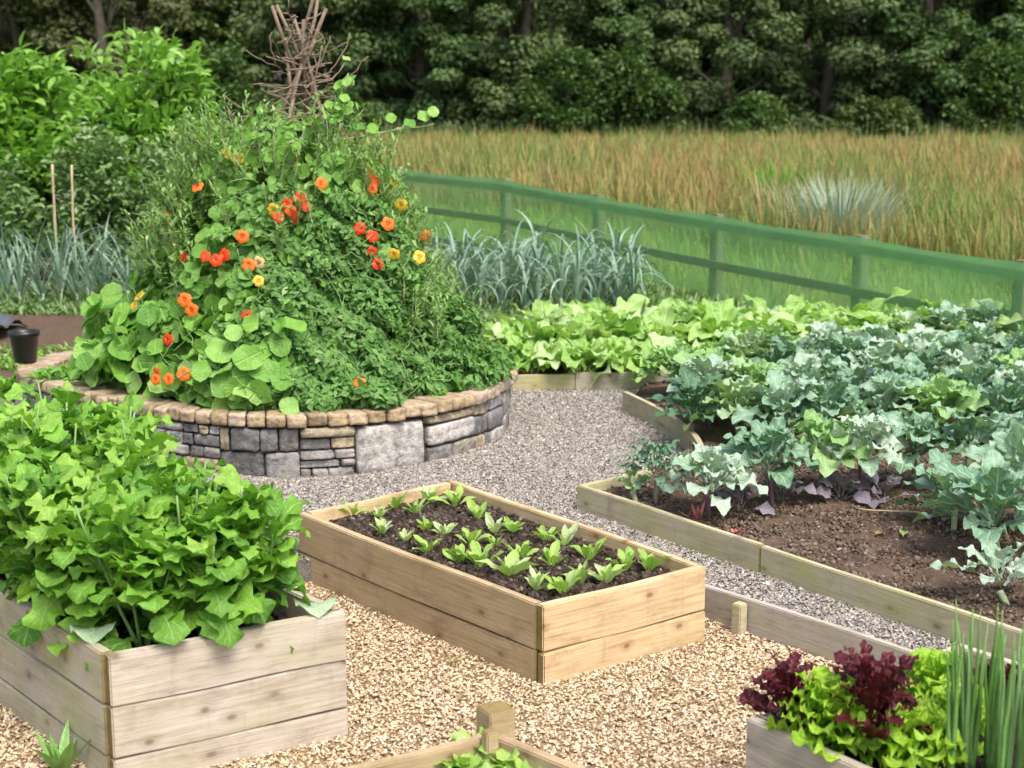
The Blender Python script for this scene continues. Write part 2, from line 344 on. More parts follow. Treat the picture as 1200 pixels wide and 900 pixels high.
def discs(mb, P, Nrm, R, rnd=None, mat=0, k=9):
    """round nasturtium leaves, wavy, slightly dished"""
    n = len(P); R = A(R, n)
    if rnd is None: rnd = rng.random(n)
    Nn = Nrm/np.maximum(np.linalg.norm(Nrm, axis=1, keepdims=True), 1e-6)
    T = rng.normal(size=(n,3)); T -= (T*Nn).sum(1, keepdims=True)*Nn; T /= np.linalg.norm(T, axis=1, keepdims=True)
    B = np.cross(Nn, T)
    a = np.arange(k)/k*2*PI
    vs = [P[:,None,:]]
    for rr, dz in ((.55, .03), (1., .10)):
        rad = R[:,None]*rr*(1+.10*np.cos(2*a[None]+rng.random(n)[:,None]*6)+.07*np.cos(5*a[None]+rng.random(n)[:,None]*6)*rr)
        zz = R[:,None]*(dz + .16*rr*rr*np.cos(3*a[None]+rng.random(n)[:,None]*6))
        vs.append(P[:,None,:] + T[:,None,:]*(rad*np.cos(a))[...,None] + B[:,None,:]*(rad*np.sin(a))[...,None] + Nn[:,None,:]*zz[...,None])
    v = np.concatenate(vs, 1); per = 1+2*k
    j = np.arange(k); j2 = (j+1)%k
    tri = np.stack([np.zeros(k,int), 1+j, 1+j2], -1); qd = np.stack([1+j, 1+k+j, 1+k+j2, 1+j2], -1)
    o = (np.arange(n)*per)[:,None,None]
    uv = np.concatenate([[[.5,.5]], np.stack([.5+.27*np.cos(a), .5+.27*np.sin(a)], -1), np.stack([.5+.5*np.cos(a), .5+.5*np.sin(a)], -1)])
    base = mb.n
    mb.add(v.reshape(-1,3), (tri[None]+o).reshape(-1,3), mat, np.tile(uv,(n,1)), np.repeat(rnd, per))
    mb.f.append((qd[None]+o).reshape(-1,4)+base); mb.m.append(np.full(n*k, mat, np.int32))
def tube(mb, pts, r, k=6, mat=0, rnd=.5):
    pts = np.asarray(pts, float); n = len(pts); r = A(r, n)
    d = np.gradient(pts, axis=0); d /= np.maximum(np.linalg.norm(d, axis=1, keepdims=True), 1e-9)
    ref = np.array([0,0,1.]) if abs(d[0,2]) < .9 else np.array([1.,0,0])
    s = np.cross(d, ref); s /= np.maximum(np.linalg.norm(s, axis=1, keepdims=True), 1e-9); b = np.cross(d, s)
    a = np.arange(k)/k*2*PI
    v = pts[:,None,:] + (s[:,None,:]*np.cos(a)[None,:,None] + b[:,None,:]*np.sin(a)[None,:,None])*r[:,None,None]
    i, j = np.meshgrid(np.arange(n-1), np.arange(k), indexing='ij'); j2 = (j+1)%k
    q = np.stack([i*k+j, i*k+j2, (i+1)*k+j2, (i+1)*k+j], -1).reshape(-1,4)
    uv = np.stack(np.broadcast_arrays(np.linspace(0,1,n)[:,None], (a/2/PI)[None]), -1).reshape(-1,2)
    base = mb.n
    mb.add(v.reshape(-1,3), q, mat, uv, rnd)
    mb.f.append(np.array([list(range(k))[::-1]])+base); mb.m.append(np.array([mat],np.int32))
    mb.f.append(np.array([list(range((n-1)*k, n*k))])+base); mb.m.append(np.array([mat],np.int32))
def wob(p0, p1, n, amp):
    t = np.linspace(0,1,n)[:,None]; p = np.asarray(p0)*(1-t)+np.asarray(p1)*t
    o = np.cumsum(rng.normal(size=(n,3)), 0)*amp; o -= o[0]; return p+o*np.sin(t*PI*.5)
ico = bmesh.new(); bmesh.ops.create_icosphere(ico, subdivisions=1, radius=1)
ICOV = np.array([v.co[:] for v in ico.verts]); ICOF = np.array([[v.index for v in f.verts] for f in ico.faces]); ico.free()
def stones(mb, P, size, flat=.6, k=8, rnd=None, mat=0, var=.35, low=False):
    """irregular pebbles; k template shapes, random turned and stretched"""
    n = len(P); size = A(size, n)*(1+var*rng.normal(size=n)).clip(.45,2.)
    if rnd is None: rnd = rng.random(n)
    if low:
        TV = np.array([[1,0,0],[-1,0,0],[0,1,0],[0,-1,0],[0,0,1],[0,0,-1.]]); TF = np.array([[0,2,4],[2,1,4],[1,3,4],[3,0,4],[2,0,5],[1,2,5],[3,1,5],[0,3,5]])
    else: TV, TF = ICOV, ICOF
    ang = rng.random(n)*6.28; ca, sa = np.cos(ang), np.sin(ang)
    jit = TV[None] * (1+.22*rng.normal(size=(n,len(TV),1)))
    sc = np.stack([size*(.9+.5*rng.random(n)), size*(.6+.4*rng.random(n)), size*flat*(.7+.5*rng.random(n))], -1)/2
    v = jit*sc[:,None,:]
    tl = rng.normal(size=n)*.5; c2, s2 = np.cos(tl), np.sin(tl)
    x, y, z = v[...,0], v[...,1], v[...,2]
    x, z = x*c2[:,None]-z*s2[:,None], x*s2[:,None]+z*c2[:,None]
    x, y = x*ca[:,None]-y*sa[:,None], x*sa[:,None]+y*ca[:,None]
    v = np.stack([x,y,z],-1)+P[:,None,:]
    mb.add(v.reshape(-1,3), (TF[None]+(np.arange(n)*len(TV))[:,None,None]).reshape(-1,3), mat, None, np.repeat(rnd, len(TV)))

# terrain
def ground_z(y):
    return np.interp(y, [-50, 8.2, 9.3, 12.3, 14.7, 25, 42, 80, 200], [-.08,-.08,.06,.24,.43,.76,.98,1.4,2.2])
def inpoly(P, poly):
    x, y = P[:,0], P[:,1]; r = np.zeros(len(P), bool); n = len(poly); j = n-1
    for i in range(n):
        xi, yi, xj, yj = *poly[i][:2], *poly[j][:2]
        with np.errstate(divide='ignore', invalid='ignore'):
            c = ((yi > y) != (yj > y)) & (x < (xj-xi)*(y-yi)/(yj-yi+1e-12)+xi)
        r ^= c; j = i
    return r
def randpoly(poly, n):
    poly = np.asarray(poly)[:,:2]; lo, hi = poly.min(0), poly.max(0); out = []
    while sum(map(len, out)) < n:
        p = lo+(hi-lo)*rng.random((n*2,2)); out.append(p[inpoly(p, poly)])
    return np.concatenate(out)[:n]
def sheet(name, poly, zf, mat, n=1500, bumpy=.0, kind='structure'):
    """filled polygon with inner points, height zf(x,y) plus random lumps"""
    P = randpoly(poly, n)
    vs = [Vector(p[:2]) for p in poly] + [Vector(p) for p in P]
    k = len(poly)
    res = delaunay_2d_cdt(vs, [(i,(i+1)%k) for i in range(k)], [list(range(k))], 1, 1e-5)
    v2 = np.array([v[:] for v in res[0]]); f = np.array([t for t in res[2] if len(t)==3])
    z = zf(v2[:,0], v2[:,1]) + bumpy*rng.normal(size=len(v2))
    mb = MB(); mb.add(np.column_stack([v2, z]), f)
    pb = np.array([p[:2] for p in poly]); zb = zf(pb[:,0], pb[:,1])+.0*pb[:,0]; i0 = np.arange(k); i1 = (i0+1)%k      # earth bank round the edge
    mb.add(np.concatenate([np.column_stack([pb, zb+.004]), np.column_stack([pb, zb-.22])]), np.stack([i0,i1,i1+k,i0+k],-1))
    o = mb.build(name, mat)
    return tag(o, kind=kind)

# ------------------------------------------------------------------ boards
def board(name, parent, p0, p1, z0, z1, th, mat, seg=10, bev=.004, endmat=None, warp=.002, out=0.):
    """plank from p0 to p1 (2D, line of its OUTER face; body lies to the left of p0->p1)"""
    p0, p1 = np.asarray(p0[:2], float), np.asarray(p1[:2], float)
    d = p1-p0; Ln = np.linalg.norm(d); ang = math.atan2(d[1], d[0]); hgt = z1-z0
    bm = bmesh.new(); bmesh.ops.create_cube(bm, size=1)
    for v in bm.verts: v.co = Vector((v.co.x*Ln, (v.co.y+.5)*th, v.co.z*hgt))
    bmesh.ops.bevel(bm, geom=bm.edges[:], offset=bev, segments=2, affect='EDGES')
    if seg > 1:
        for i in range(1, seg):
            bmesh.ops.bisect_plane(bm, geom=bm.verts[:]+bm.edges[:]+bm.faces[:], plane_co=(-Ln/2+Ln*i/seg,0,0), plane_no=(1,0,0))
    a, b = random.random()*6, random.random()*6
    for v in bm.verts:
        q = v.co.x/Ln*4
        v.co.y += warp*math.sin(q*1.3+a); v.co.z += warp*math.sin(q*1.9+b)
    me = bpy.data.meshes.new(name); 
    for f in bm.faces:
        f.material_index = 1 if abs(f.normal.x) > .9 else 0
        f.smooth = False
    bm.to_mesh(me); bm.free(); me.materials.append(mat); me.materials.append(endmat or M['end_grain'])
    o = bpy.data.objects.new(name, me)
    nrm = np.array([-d[1], d[0]])/Ln
    c = (p0+p1)/2 - nrm*out
    o.location = (c[0], c[1], (z0+z1)/2); o.rotation_euler = (0,0,ang)
    C.objects.link(o)
    if parent is not None:
        o.parent = parent; o.matrix_parent_inverse = Matrix.Translation(parent.location).inverted()
    return o
def lerp(a, b, t): return np.asarray(a[:2])*(1-t)+np.asarray(b[:2])*t
def unit(v): v = np.asarray(v[:2], float); return v/np.linalg.norm(v)

def raised_bed(corners, top, heights, mats, label, th=.035, post=True, base=0., batten=True):
    """corners: left, front, right, back (2D). Short boards (front-right, back-left) cover ends of long ones."""
    Lc, Fc, Rc, Bc = [np.asarray(c[:2], float) for c in corners]
    cen = (Lc+Fc+Rc+Bc)/4
    r = empty('raised_bed', (cen[0], cen[1], base))
    z = top
    mf, ms = mats
    for k, h in enumerate(heights):
        z0, z1 = z-h+.0015, z-.0015
        j = lambda: .003*random.uniform(-1,1)
        board('plank', r, Fc, Rc, z0, z1, th, mf, out=.001+abs(j()))                   # front right, full length
        e = unit(Lc-Fc); g = unit(Bc-Rc)
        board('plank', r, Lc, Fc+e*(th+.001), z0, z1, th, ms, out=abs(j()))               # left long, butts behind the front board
        board('plank', r, Rc+g*(th+.001)+unit(Rc-Fc)*.012, Bc+unit(Rc-Fc)*.012, z0, z1, th, mf)
        board('plank', r, Bc-unit(Bc-Lc)*th, Lc+unit(Bc-Lc)*(th+.001), z0, z1, th, mf)
        z -= h
    if post:
        for c, a, b in ((Fc, Lc, Rc), (Rc, Fc, Bc), (Bc, Rc, Lc), (Lc, Bc, Fc)):
            u1, u2 = unit(a-c), unit(b-c); s = .05
            q = c+(u1+u2)*(th+.002)
            board('corner_post', r, q+u1*0, q+u2*s, base-.05, top-.03, s, mf, seg=1, warp=0)
    tag(r, label, 'raised bed', 'timber raised beds')
    return r, (Lc, Fc, Rc, Bc)
def inset(c, d):
    c = [np.asarray(x[:2], float) for x in c]; cen = sum(c)/len(c)
    return [x+(cen-x)*d for x in c]

ORD = ['first','second','third','fourth','fifth','sixth','seventh','eighth','ninth','tenth','eleventh','twelfth','thirteenth','fourteenth','fifteenth','sixteenth','seventeenth','eighteenth','nineteenth','twentieth']
def label_row(objs, fmt, cat, group):
    """fmt has {o} for the ordinal phrase counted from the left as seen"""
    objs = sorted(objs, key=lambda o: proj(*o.location)[0])
    n = len(objs)
    for i, o in enumerate(objs):
        w = 'leftmost' if i == 0 else 'rightmost' if i == n-1 else ORD[i]+' from the left'
        tag(o, fmt.format(o=w), cat, group)

# ================================================================== SETTING
FENCE = [(-5.9,22.7),(-4.7,21.3),(-3.5,19.7),(-2.35,17.9),(-1.25,16.3),(-.06,14.75),(.80,13.45),(1.72,12.2),(2.62,10.9),(3.42,9.7),(4.2,8.5),(4.9,7.3),(5.5,6.0)]
FP = np.array(FENCE)
# ground to the horizon
ys = np.concatenate([np.linspace(-6,8,8), np.linspace(8.2,16,14), np.linspace(17,50,24), np.array([60,80,120,200,400,900])])
xs = np.concatenate([[-600,-200,-80,-50], np.linspace(-35,35,29), [50,80,200,600]])
X, Y = np.meshgrid(xs, ys, indexing='ij'); Z = ground_z(Y)
mb = MB(); nx, ny = X.shape
i, j = np.meshgrid(np.arange(nx-1), np.arange(ny-1), indexing='ij'); b = (i*ny+j).reshape(-1)
mb.add(np.stack([X,Y,Z],-1), np.stack([b,b+ny,b+ny+1,b+1],-1))
def ground_mat():
    m, nt, out = newmat('field_ground'); g = N(nt,'NewGeometry')
    a = noise(nt, .35, 5, .6, g.outputs['Position']); b = noise(nt, 6, 5, .7, g.outputs['Position'])
    c = mix(nt, mrange(nt,a,.4,.6), (.10,.15,.035), (.20,.17,.06)); c = mix(nt, mrange(nt,b,.35,.7), c, (.07,.09,.03))
    p = N(nt,'BsdfPrincipled'); p.inputs['Roughness'].default_value=.9; L(nt,c,p.inputs['Base Color']); L(nt,bump(nt,b,.8,.05),p.inputs['Normal']); L(nt,p.outputs[0],out.inputs[0]); return m
tag(mb.build('ground', ground_mat()), kind='structure')

# key points
mA, mB, mC, mD = (-.85,5.58), (-.26,6.12), (.68,4.88), (.10,4.46)
lF = np.array([-1.09,3.72]); lR = np.array([-.49,4.08]); ldir = unit((-.66,.753))
lL, lB = lF+ldir*1.45, lR+ldir*1.45
rb1, rb2 = np.array([.72,5.09]), np.array([1.14,4.60]); rdir = unit(rb2-rb1)
rb_far = rb1 - rdir*.9; rb_near = rb1 + rdir*3.2
# yellow gravel: everything near side of the retaining board and of the line behind the beds
yel = [(-3.5,-1.),(4.,-1.), (rb_near[0]+.02,rb_near[1]), tuple(rb1), (.1,5.85), (-.26,6.02), (-.75,5.5), (-1.6,5.75), (-3.5,5.6)]
sheet('yellow_gravel_path', yel, lambda x,y: 0*x-.004, M['under_y'], 2500, .004)
gof = np.array([.76,.65])*.018
gry = [tuple(rb_near+gof), (3.6,1.2),(3.4,3.), (1.68,4.45), (1.12,5.24), (.34,6.3), (.70,6.62), (.95,7.25), (.85,8.0),(.72,8.5),(.88,9.12),(.03,9.10),(-.02,9.6),(-4.6,9.4),(-4.6,5.6),(-1.6,5.76),(-.75,5.5),(-.26,6.02),(.1,5.85),tuple(rb1+gof)]
sheet('grey_gravel_path', gry, lambda x,y: .09+np.clip(y-8.2,0,1.4)*.03, M['under_g'], 3000, .004)
# soil of the big vegetable plot right of the path, and behind the planter
plot = [(.345,6.29),(.62,6.545),(.93,7.28),(.88,7.9),(.70,8.46),(.88,9.14),(.03,9.09),(-.02,9.6),(-.5,11.),(-.6,13.9),(-.06,14.5),(.80,13.3),(1.72,12.05),(2.62,10.75),(3.42,9.55),(4.2,8.35),(4.9,7.15),(5.4,6.),(3.4,3.),(1.66,4.46),(1.1,5.24)]
def plot_z(x, y): return np.where(y < 9.3, .165, np.interp(y,[9.3,12.3,14.7],[.165,.30,.47]))
sheet('vegetable_plot_soil', plot, plot_z, M['soil_brown'], 7000, .009)
back = [(-4.6,9.38),(-.02,9.58),(-.5,11.),(-.6,13.9),(-2.3,17.5),(-7.5,17.5),(-7.5,9.2)]
sheet('garden_soil', back, lambda x,y: ground_z(y)+.035, M['soil_brown'], 3000, .012)

# gravel stones (uncountable)
def gravel(name, poly, n, size, z, mat, label, low, lo=0., excl=()):
    P = randpoly(poly, n)
    for e in excl: P = P[~inpoly(P, e)]
    mb = MB(); zz = z(P[:,0],P[:,1])+rng.random(len(P))*size*.5
    stones(mb, np.column_stack([P, zz]), size, .62, mat=0, low=low)
    return tag(mb.build(name, mat, smooth=not low), label, 'gravel', kind='stuff')
beds_fp = [[mA,mD,mC,mB], [lL,lF,lR,lB]]
ynear = [(-2.2,3.0),(1.6,3.0),(rb1+rdir*1.9)*1., tuple(rb1), (.1,5.85), (-.26,6.02), (-.80,5.56), (-1.5,5.7),(-2.2,5.0)]
gravel('gravel', [tuple(p) for p in ynear], 112000, .0105, lambda x,y: 0*x+.001, M['pebble_y'], 'buff and cream pea gravel between the timber raised beds', True, excl=[inset(b,.06) for b in beds_fp])
gpoly = [tuple(rb1+rdir*1.6+np.array([.045,.035])),(2.4,3.6),(1.68,4.45),(1.12,5.24),(.34,6.3),(.70,6.62),(.95,7.25),(.85,8.0),(.72,8.5),(.88,9.12),(.03,9.10),(-.1,9.2),(-.05,8.0),(-.12,7.6),(-.35,7.25),(-.75,6.9),(-1.1,6.82),(-1.6,7.02),(-2.3,7.4),(-2.4,5.8),(-1.6,5.76),(-.75,5.5),(-.26,6.02),(.1,5.85),tuple(rb1+np.array([.045,.035]))]
gravel('gravel', gpoly, 100000, .0115, lambda x,y: .094+np.clip(y-8.2,0,1.4)*.03, M['pebble_g'], 'grey crushed gravel of the path beside the stone planter', True)

# ================================================================== TIMBER BEDS
r, c = raised_bed([mA,mD,mC,mB], .27, [.16,.16], (M['wood_new'],M['wood_new_shaded']), 'pale new timber raised bed of small lettuce seedlings, in the middle of the gravel')
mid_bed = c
r, c = raised_bed([lL,lF,lR,lB], .385, [.15,.15,.15], (M['wood_grey'],M['wood_grey_shaded']), 'tall weathered grey timber raised bed full of bushy green leaves')
left_bed = c
# front bed: its far corner with a post that stands proud, rest runs out of the picture
fB = np.array([-.05,3.62]); fL = fB+unit((-.40,-.235))*.75; fR = fB+unit((.25,-.235))*1.3; fF = fL+(fR-fB)
r = empty('raised_bed', (fB[0]+.0, fB[1]-.6, 0))
for p, q, m_ in ((fB-(0,0),fL,M['wood_new_shaded']), (fR,fB+unit(fR-fB)*.036,M['wood_new_shaded']), (fL,fF,M['wood_new']), (fF,fR,M['wood_new'])):
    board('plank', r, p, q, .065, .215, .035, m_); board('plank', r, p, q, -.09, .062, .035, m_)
u1, u2 = unit(fL-fB), unit(fR-fB)
def post_box(name, parent, c, u, s, z0, z1, mat, cap=True, endm=None):
    bm = bmesh.new(); bmesh.ops.create_cube(bm, size=1)
    for v in bm.verts: v.co = Vector((v.co.x*s, v.co.y*s, v.co.z*(z1-z0)))
    bmesh.ops.bevel(bm, geom=bm.edges[:], offset=.004, segments=2, affect='EDGES')
    me = bpy.data.meshes.new(name)
    for f in bm.faces: f.material_index = 1 if f.normal.z > .9 else 0
    bm.to_mesh(me); bm.free(); me.materials.append(mat); me.materials.append(endm or M['end_grain'])
    o = bpy.data.objects.new(name, me); o.location = (c[0],c[1],(z0+z1)/2); o.rotation_euler = (0,0,math.atan2(u[1],u[0]))
    C.objects.link(o)
    if parent is not None: o.parent = parent; o.matrix_parent_inverse = Matrix.Translation(parent.location).inverted()
    return o
# corner post of two square timbers, each clear of the boards
post_box('corner_post', r, fB+(u1+u2)*.056, u1, .036, -.05, .245, M['wood_new_shaded'])
post_box('corner_post', r, fB-unit(u1+u2)*.056, u1, .080, -.02, .258, M['wood_new_shaded'])
tag(r, 'low new timber bed with a stub post at its far corner', 'raised bed', 'timber raised beds')
front_bed = (fL,fF,fR,fB)
# lower right bed
qL = np.array([.60,3.50]); qF = qL+unit((.60,-.78))*1.5; qR = qF+unit((.78,.60))*.9; qB = qL+unit((.78,.60))*.9
r = empty('raised_bed', ((qL[0]+qR[0])/2, (qL[1]+qR[1])/2, 0))
for z0, z1 in ((.155,.30),(.0,.152),(-.14,-.003)):
    board('plank', r, qL, qF, z0, z1, .035, M['wood_grey']); board('plank', r, qB, qL+unit(qB-qL)*.036, z0, z1, .035, M['wood_grey'])
    board('plank', r, qF, qR, z0, z1, .035, M['wood_grey']); board('plank', r, qR, qB, z0, z1, .035, M['wood_grey'])
tag(r, 'grey timber raised bed of lettuces and onions in the bottom corner', 'raised bed', 'timber raised beds')
right_bed = (qL,qF,qR,qB)

def soil_in(bed, z, n, mat, cm, label, cn, cs, ins=.045, name='soil'):
    poly = inset(bed, ins); poly = [tuple(p) for p in poly]
    P = randpoly(poly, n); vs = [Vector(p) for p in poly]+[Vector(p) for p in P]
    res = delaunay_2d_cdt(vs, [(i,(i+1)%4) for i in range(4)], [list(range(4))], 1, 1e-5)
    v2 = np.array([v[:] for v in res[0]]); f = np.array([t for t in res[2] if len(t)==3])
    mb = MB(); mb.add(np.column_stack([v2, z+.008*rng.normal(size=len(v2))]), f)
    P = randpoly(poly, cn); stones(mb, np.column_stack([P, z+.002+.006*rng.random(cn)]), cs, .8, mat=1, var=.6)
    return tag(mb.build(name, [mat, cm]), label, 'soil', kind='stuff')
soil_in(mid_bed, .215, 900, M['soil'], M['clod'], 'dark crumbly soil filling the middle raised bed', 9000, .013)
soil_in(left_bed, .30, 300, M['soil'], M['clod'], 'dark soil under the leaves of the tall left bed', 2500, .015)
soil_in(front_bed, .15, 300, M['soil'], M['clod'], 'dark soil in the low bed at the bottom edge', 2500, .012)
soil_in(right_bed, .24, 300, M['soil'], M['clod'], 'dark soil under the lettuces in the corner bed', 2500, .013)
# clods on the plot
mb = MB(); P = randpoly([(.4,6.3),(.93,7.2),(2.2,7.),(2.9,5.),(2.2,3.9),(1.68,4.5),(1.14,5.24)], 26000)
stones(mb, np.column_stack([P, .166+.005*rng.random(len(P))]), .0105, .7, var=.7)
P = randpoly(plot, 9000); stones(mb, np.column_stack([P, plot_z(P[:,0],P[:,1])+.004]), .022, .7, var=.7, low=True)
tag(mb.build('soil_clods', M['clod_brown']), 'brown crumbly clods on the bare part of the vegetable plot', 'soil', kind='stuff')

# path edging boards
r = empty('timber_edging', (rb1[0], rb1[1], 0))
board('board', r, rb1-rdir*.10, rb1+rdir*1.35, -.05, .125, .03, M['wood_board_grey'], seg=12)
board('board', r, rb1+rdir*1.352, rb_near, -.05, .12, .03, M['wood_board_grey'], seg=8)
nrm_ = np.array([rdir[1], -rdir[0]]); nrm_ = -nrm_ if nrm_[1] > 0 else nrm_
for k, t in enumerate((.17, .95, 1.7)):
    post_box('stake', r, rb1+rdir*t+nrm_*.026, rdir, .042, -.1, .115, M['wood_path'], endm=M['wood_path'])
post_box('stake', r, rb1-rdir*.05+nrm_*.03, rdir, .05, -.1, .118, M['stick'], endm=M['wood_path'])
tag(r, 'grey timber board with stakes holding the grey path above the yellow gravel', 'edging board', 'timber edging of the paths')
E_ = [tuple(at(676,568,.21)[:2]), tuple(at(810,632,.21)[:2]), tuple(at(940,672,.21)[:2]), tuple(at(1200,741,.21)[:2])]
g0 = np.array(E_[0]); g3 = np.array(E_[3]); gd = unit(g3-g0)
r = empty('timber_edging', (1.1,5.3,.09))
board('board', r, g0, g0+gd*1.14, .02, .21, .03, M['wood_path'], seg=8); board('board', r, g0+gd*1.143, g0+gd*2.5, .02, .207, .03, M['wood_path'], seg=8)
board('board', r, g0+gd*2.503, g0+gd*4.5, .02, .208, .03, M['wood_path'], seg=6)
board('board', r, (.63,6.57), g0+unit(np.array([.63,6.57])-g0)*.001+gd*0, .02, .208, .03, M['wood_path'], seg=4)
tag(r, 'long greenish timber edging running down in front of the bare brown soil', 'edging board', 'timber edging of the paths')
r = empty('timber_edging', (.82,8.,.09))
cp = [(.66,8.50),(.78,8.12),(.87,7.75),(.93,7.35),(.93,6.98),(.80,6.66)]
mb = MB()
cpa = np.array(cp); tt = np.linspace(0,len(cp)-1,26); cc = np.column_stack([np.interp(tt,range(len(cp)),cpa[:,0]), np.interp(tt,range(len(cp)),cpa[:,1])])
for _ in range(3): cc[1:-1] = (cc[:-2]+cc[1:-1]*2+cc[2:])/4
tg = np.gradient(cc, axis=0); tg /= np.linalg.norm(tg,axis=1,keepdims=True); nn = np.column_stack([-tg[:,1], tg[:,0]])
ring = []
for (o, z) in ((0,.02),(0,.215),(.028,.215),(.028,.02)): ring.append(np.column_stack([cc+nn*o, np.full(26,z)]))
V = np.stack(ring,1); q=[]
for a in range(25):
    for b in range(4): q.append([a*4+b,(a+1)*4+b,(a+1)*4+(b+1)%4,a*4+(b+1)%4])
q += [[0,1,2,3],[103,102,101,100]]
mb.add(V.reshape(-1,3), q); mb.build('curved_board', M['wood_path'], r, smooth=False)
tag(r, 'curved timber edging where the path bends round beside the big cabbages', 'edging board', 'timber edging of the paths')
r = empty('timber_edging', (.4,9.05,.1))
board('board', r, (-.02,9.04), (.40,9.08), .04, .215, .035, M['wood_path'], seg=4); board('board', r, (.402,9.08), (1.05,9.12), .04, .225, .035, M['wood_board_grey'], seg=4)
tag(r, 'short straight timber edging in front of the chard at the end of the path', 'edging board', 'timber edging of the paths')

# ================================================================== STONE PLANTER
RA = np.radians(np.array([-200,-180,-165,-150,-135,-120,-105,-90,-74,-50,0,60,120,160,180]))
RV = np.array([1.50,1.40,1.20,1.06,1.01,1.03,1.11,1.23,1.34,1.39,1.42,1.44,1.48,1.50,1.40])
def Rf(a):
    a = (np.asarray(a)+PI) % (2*PI) - PI
    return sum(np.interp((a+d+PI) % (2*PI) - PI, RA, RV) for d in (-.16,-.08,0,.08,.16))/5
PC = np.array([-1.43, 8.17]); PR = 1.44; ZT = .40; ZB = .08
def rbox(n=5, p=16.):
    bm = bmesh.new(); bmesh.ops.create_cube(bm, size=2); bmesh.ops.subdivide_edges(bm, edges=bm.edges[:], cuts=n, use_grid_fill=True)
    v = np.array([x.co[:] for x in bm.verts]); f = np.array([[x.index for x in g.verts] for g in bm.faces]); bm.free()
    m = np.abs(v).max(1); nn = (np.abs(v)**p).sum(1)**(1/p)
    return v*(m/nn)[:,None], f
RBV, RBF = rbox()
def arc_stone(mb, a0, a1, z0, z1, r0, r1, rnd, lump=.05, gap=.004):
    """stone between angles a0,a1 (on circle PC), heights and radii; lumpy"""
    v = RBV.copy()
    v = v*(1+lump*rng.normal(size=(len(v),1))*.55)
    ph = rng.random(3)*6
    v += lump*np.column_stack([np.sin(v[:,1]*2.1+ph[0]), np.sin(v[:,2]*2.3+ph[1]), np.sin(v[:,0]*1.9+ph[2])])
    ga = gap/PR
    a = (a0+a1)/2+v[:,0]*((a1-a0)/2-ga); z = (z0+z1)/2+v[:,2]*((z1-z0)/2-gap); r = (r0+r1)/2+v[:,1]*(r1-r0)/2
    r = r+Rf(a)-PR
    mb.add(np.column_stack([PC[0]+r*np.cos(a), PC[1]+r*np.sin(a), z]), RBF, 0, None, rnd)
planter = empty('stone_planter', (PC[0],PC[1],ZB))
mb = MB()
def ang_of(px, py=530): # angle on the wall face seen at this pixel column
    best = None
    for a in np.linspace(-PI, 0, 2000):
        q_ = float(Rf(a)); x, y = PC[0]+q_*math.cos(a), PC[1]+q_*math.sin(a)
        d = abs(proj(x,y,.2)[0]-px)
        if best is None or d < best[0]: best = (d, a)
    return best[1]
sA0, sA1 = ang_of(417), ang_of(497); sB0, sB1 = ang_of(501), ang_of(556)
zt_ = ZT-.067
arc_stone(mb, sA0, sA1, ZB-.01, zt_-.01, PR-.1, PR+.015, .97, .02)          # the big square slab
arc_stone(mb, sB0, sB1, ZB+.09, zt_-.055, PR-.1, PR+.012, 1., .03)
arc_stone(mb, sB0, sB1, zt_-.05, zt_-.005, PR-.1, PR+.008, .66, .04)
arc_stone(mb, sB0, (sB0+sB1)/2, ZB-.01, ZB+.085, PR-.1, PR+.005, .3, .05); arc_stone(mb, (sB0+sB1)/2, sB1, ZB-.01, ZB+.085, PR-.1, PR+.008, .82, .05)
def fill(a0, a1, rows):
    z = ZB-.01
    for h in rows:
        a = a0
        while a < a1-.004:
            w = random.uniform(.05,.26)/PR
            if a+w > a1-.04: w = a1-a
            arc_stone(mb, a, a+w, z, z+h, PR-.1, PR+random.uniform(-.006,.014), random.choice([.0,.15,.2,.3,.4,.5,.55,.72,.75,.85,.97]), .06)
            a += w
        z += h
tot = zt_-ZB+.01
def rows_(k):
    r = np.array([random.uniform(.6,1.6) for _ in range(k)]); return list(r/r.sum()*tot)
a = -PI-1.2
while a < sA0-.001:
    b = min(a+random.uniform(.25,.5), sA0)
    if sA0-b < .12: b = sA0
    fill(a, b, rows_(random.choice([2,3,4,5]))); a = b
a = sB1
while a < PI-1.25:
    b = min(a+random.uniform(.25,.45), PI-1.2); fill(a, b, rows_(random.choice([2,3,4]))); a = b
mb.build('stone_wall_face', M['stone'], planter)
mb = MB(); n_b = 86
aa = -PI
for k in range(n_b):
    w = 2*PI/n_b; v = random.random()
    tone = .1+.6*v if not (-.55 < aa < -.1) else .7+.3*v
    hb = random.uniform(-.004,.006)
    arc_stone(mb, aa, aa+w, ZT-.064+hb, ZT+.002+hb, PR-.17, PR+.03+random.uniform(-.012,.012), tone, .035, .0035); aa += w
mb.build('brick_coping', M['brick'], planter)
mb = MB(); k = 96; a = np.arange(k)/k*2*PI
ringv = [np.column_stack([PC[0]+(rr+Rf(a)-PR)*np.cos(a), PC[1]+(rr+Rf(a)-PR)*np.sin(a), np.full(k,z)]) for rr, z in ((PR-.03,ZB-.12),(PR-.03,ZT-.02),(PR-.15,ZT-.02),(PR-.15,ZB-.1))]
q = [[i*k+j,i*k+(j+1)%k,(i+1)*k+(j+1)%k,(i+1)*k+j] for i in range(3) for j in range(k)]
mb.add(np.concatenate(ringv), q); mb.build('wall_core', M['mortar'], planter)
tag(planter, 'round dry stone planter with a brick coping, under the nasturtium mound', 'stone planter')
mb = MB(); t = rng.random(2500)*6.283-PI; P = PC+ ((Rf(t)-.2)*np.sqrt(rng.random(2500)))[:,None]*np.column_stack([np.cos(t), np.sin(t)])
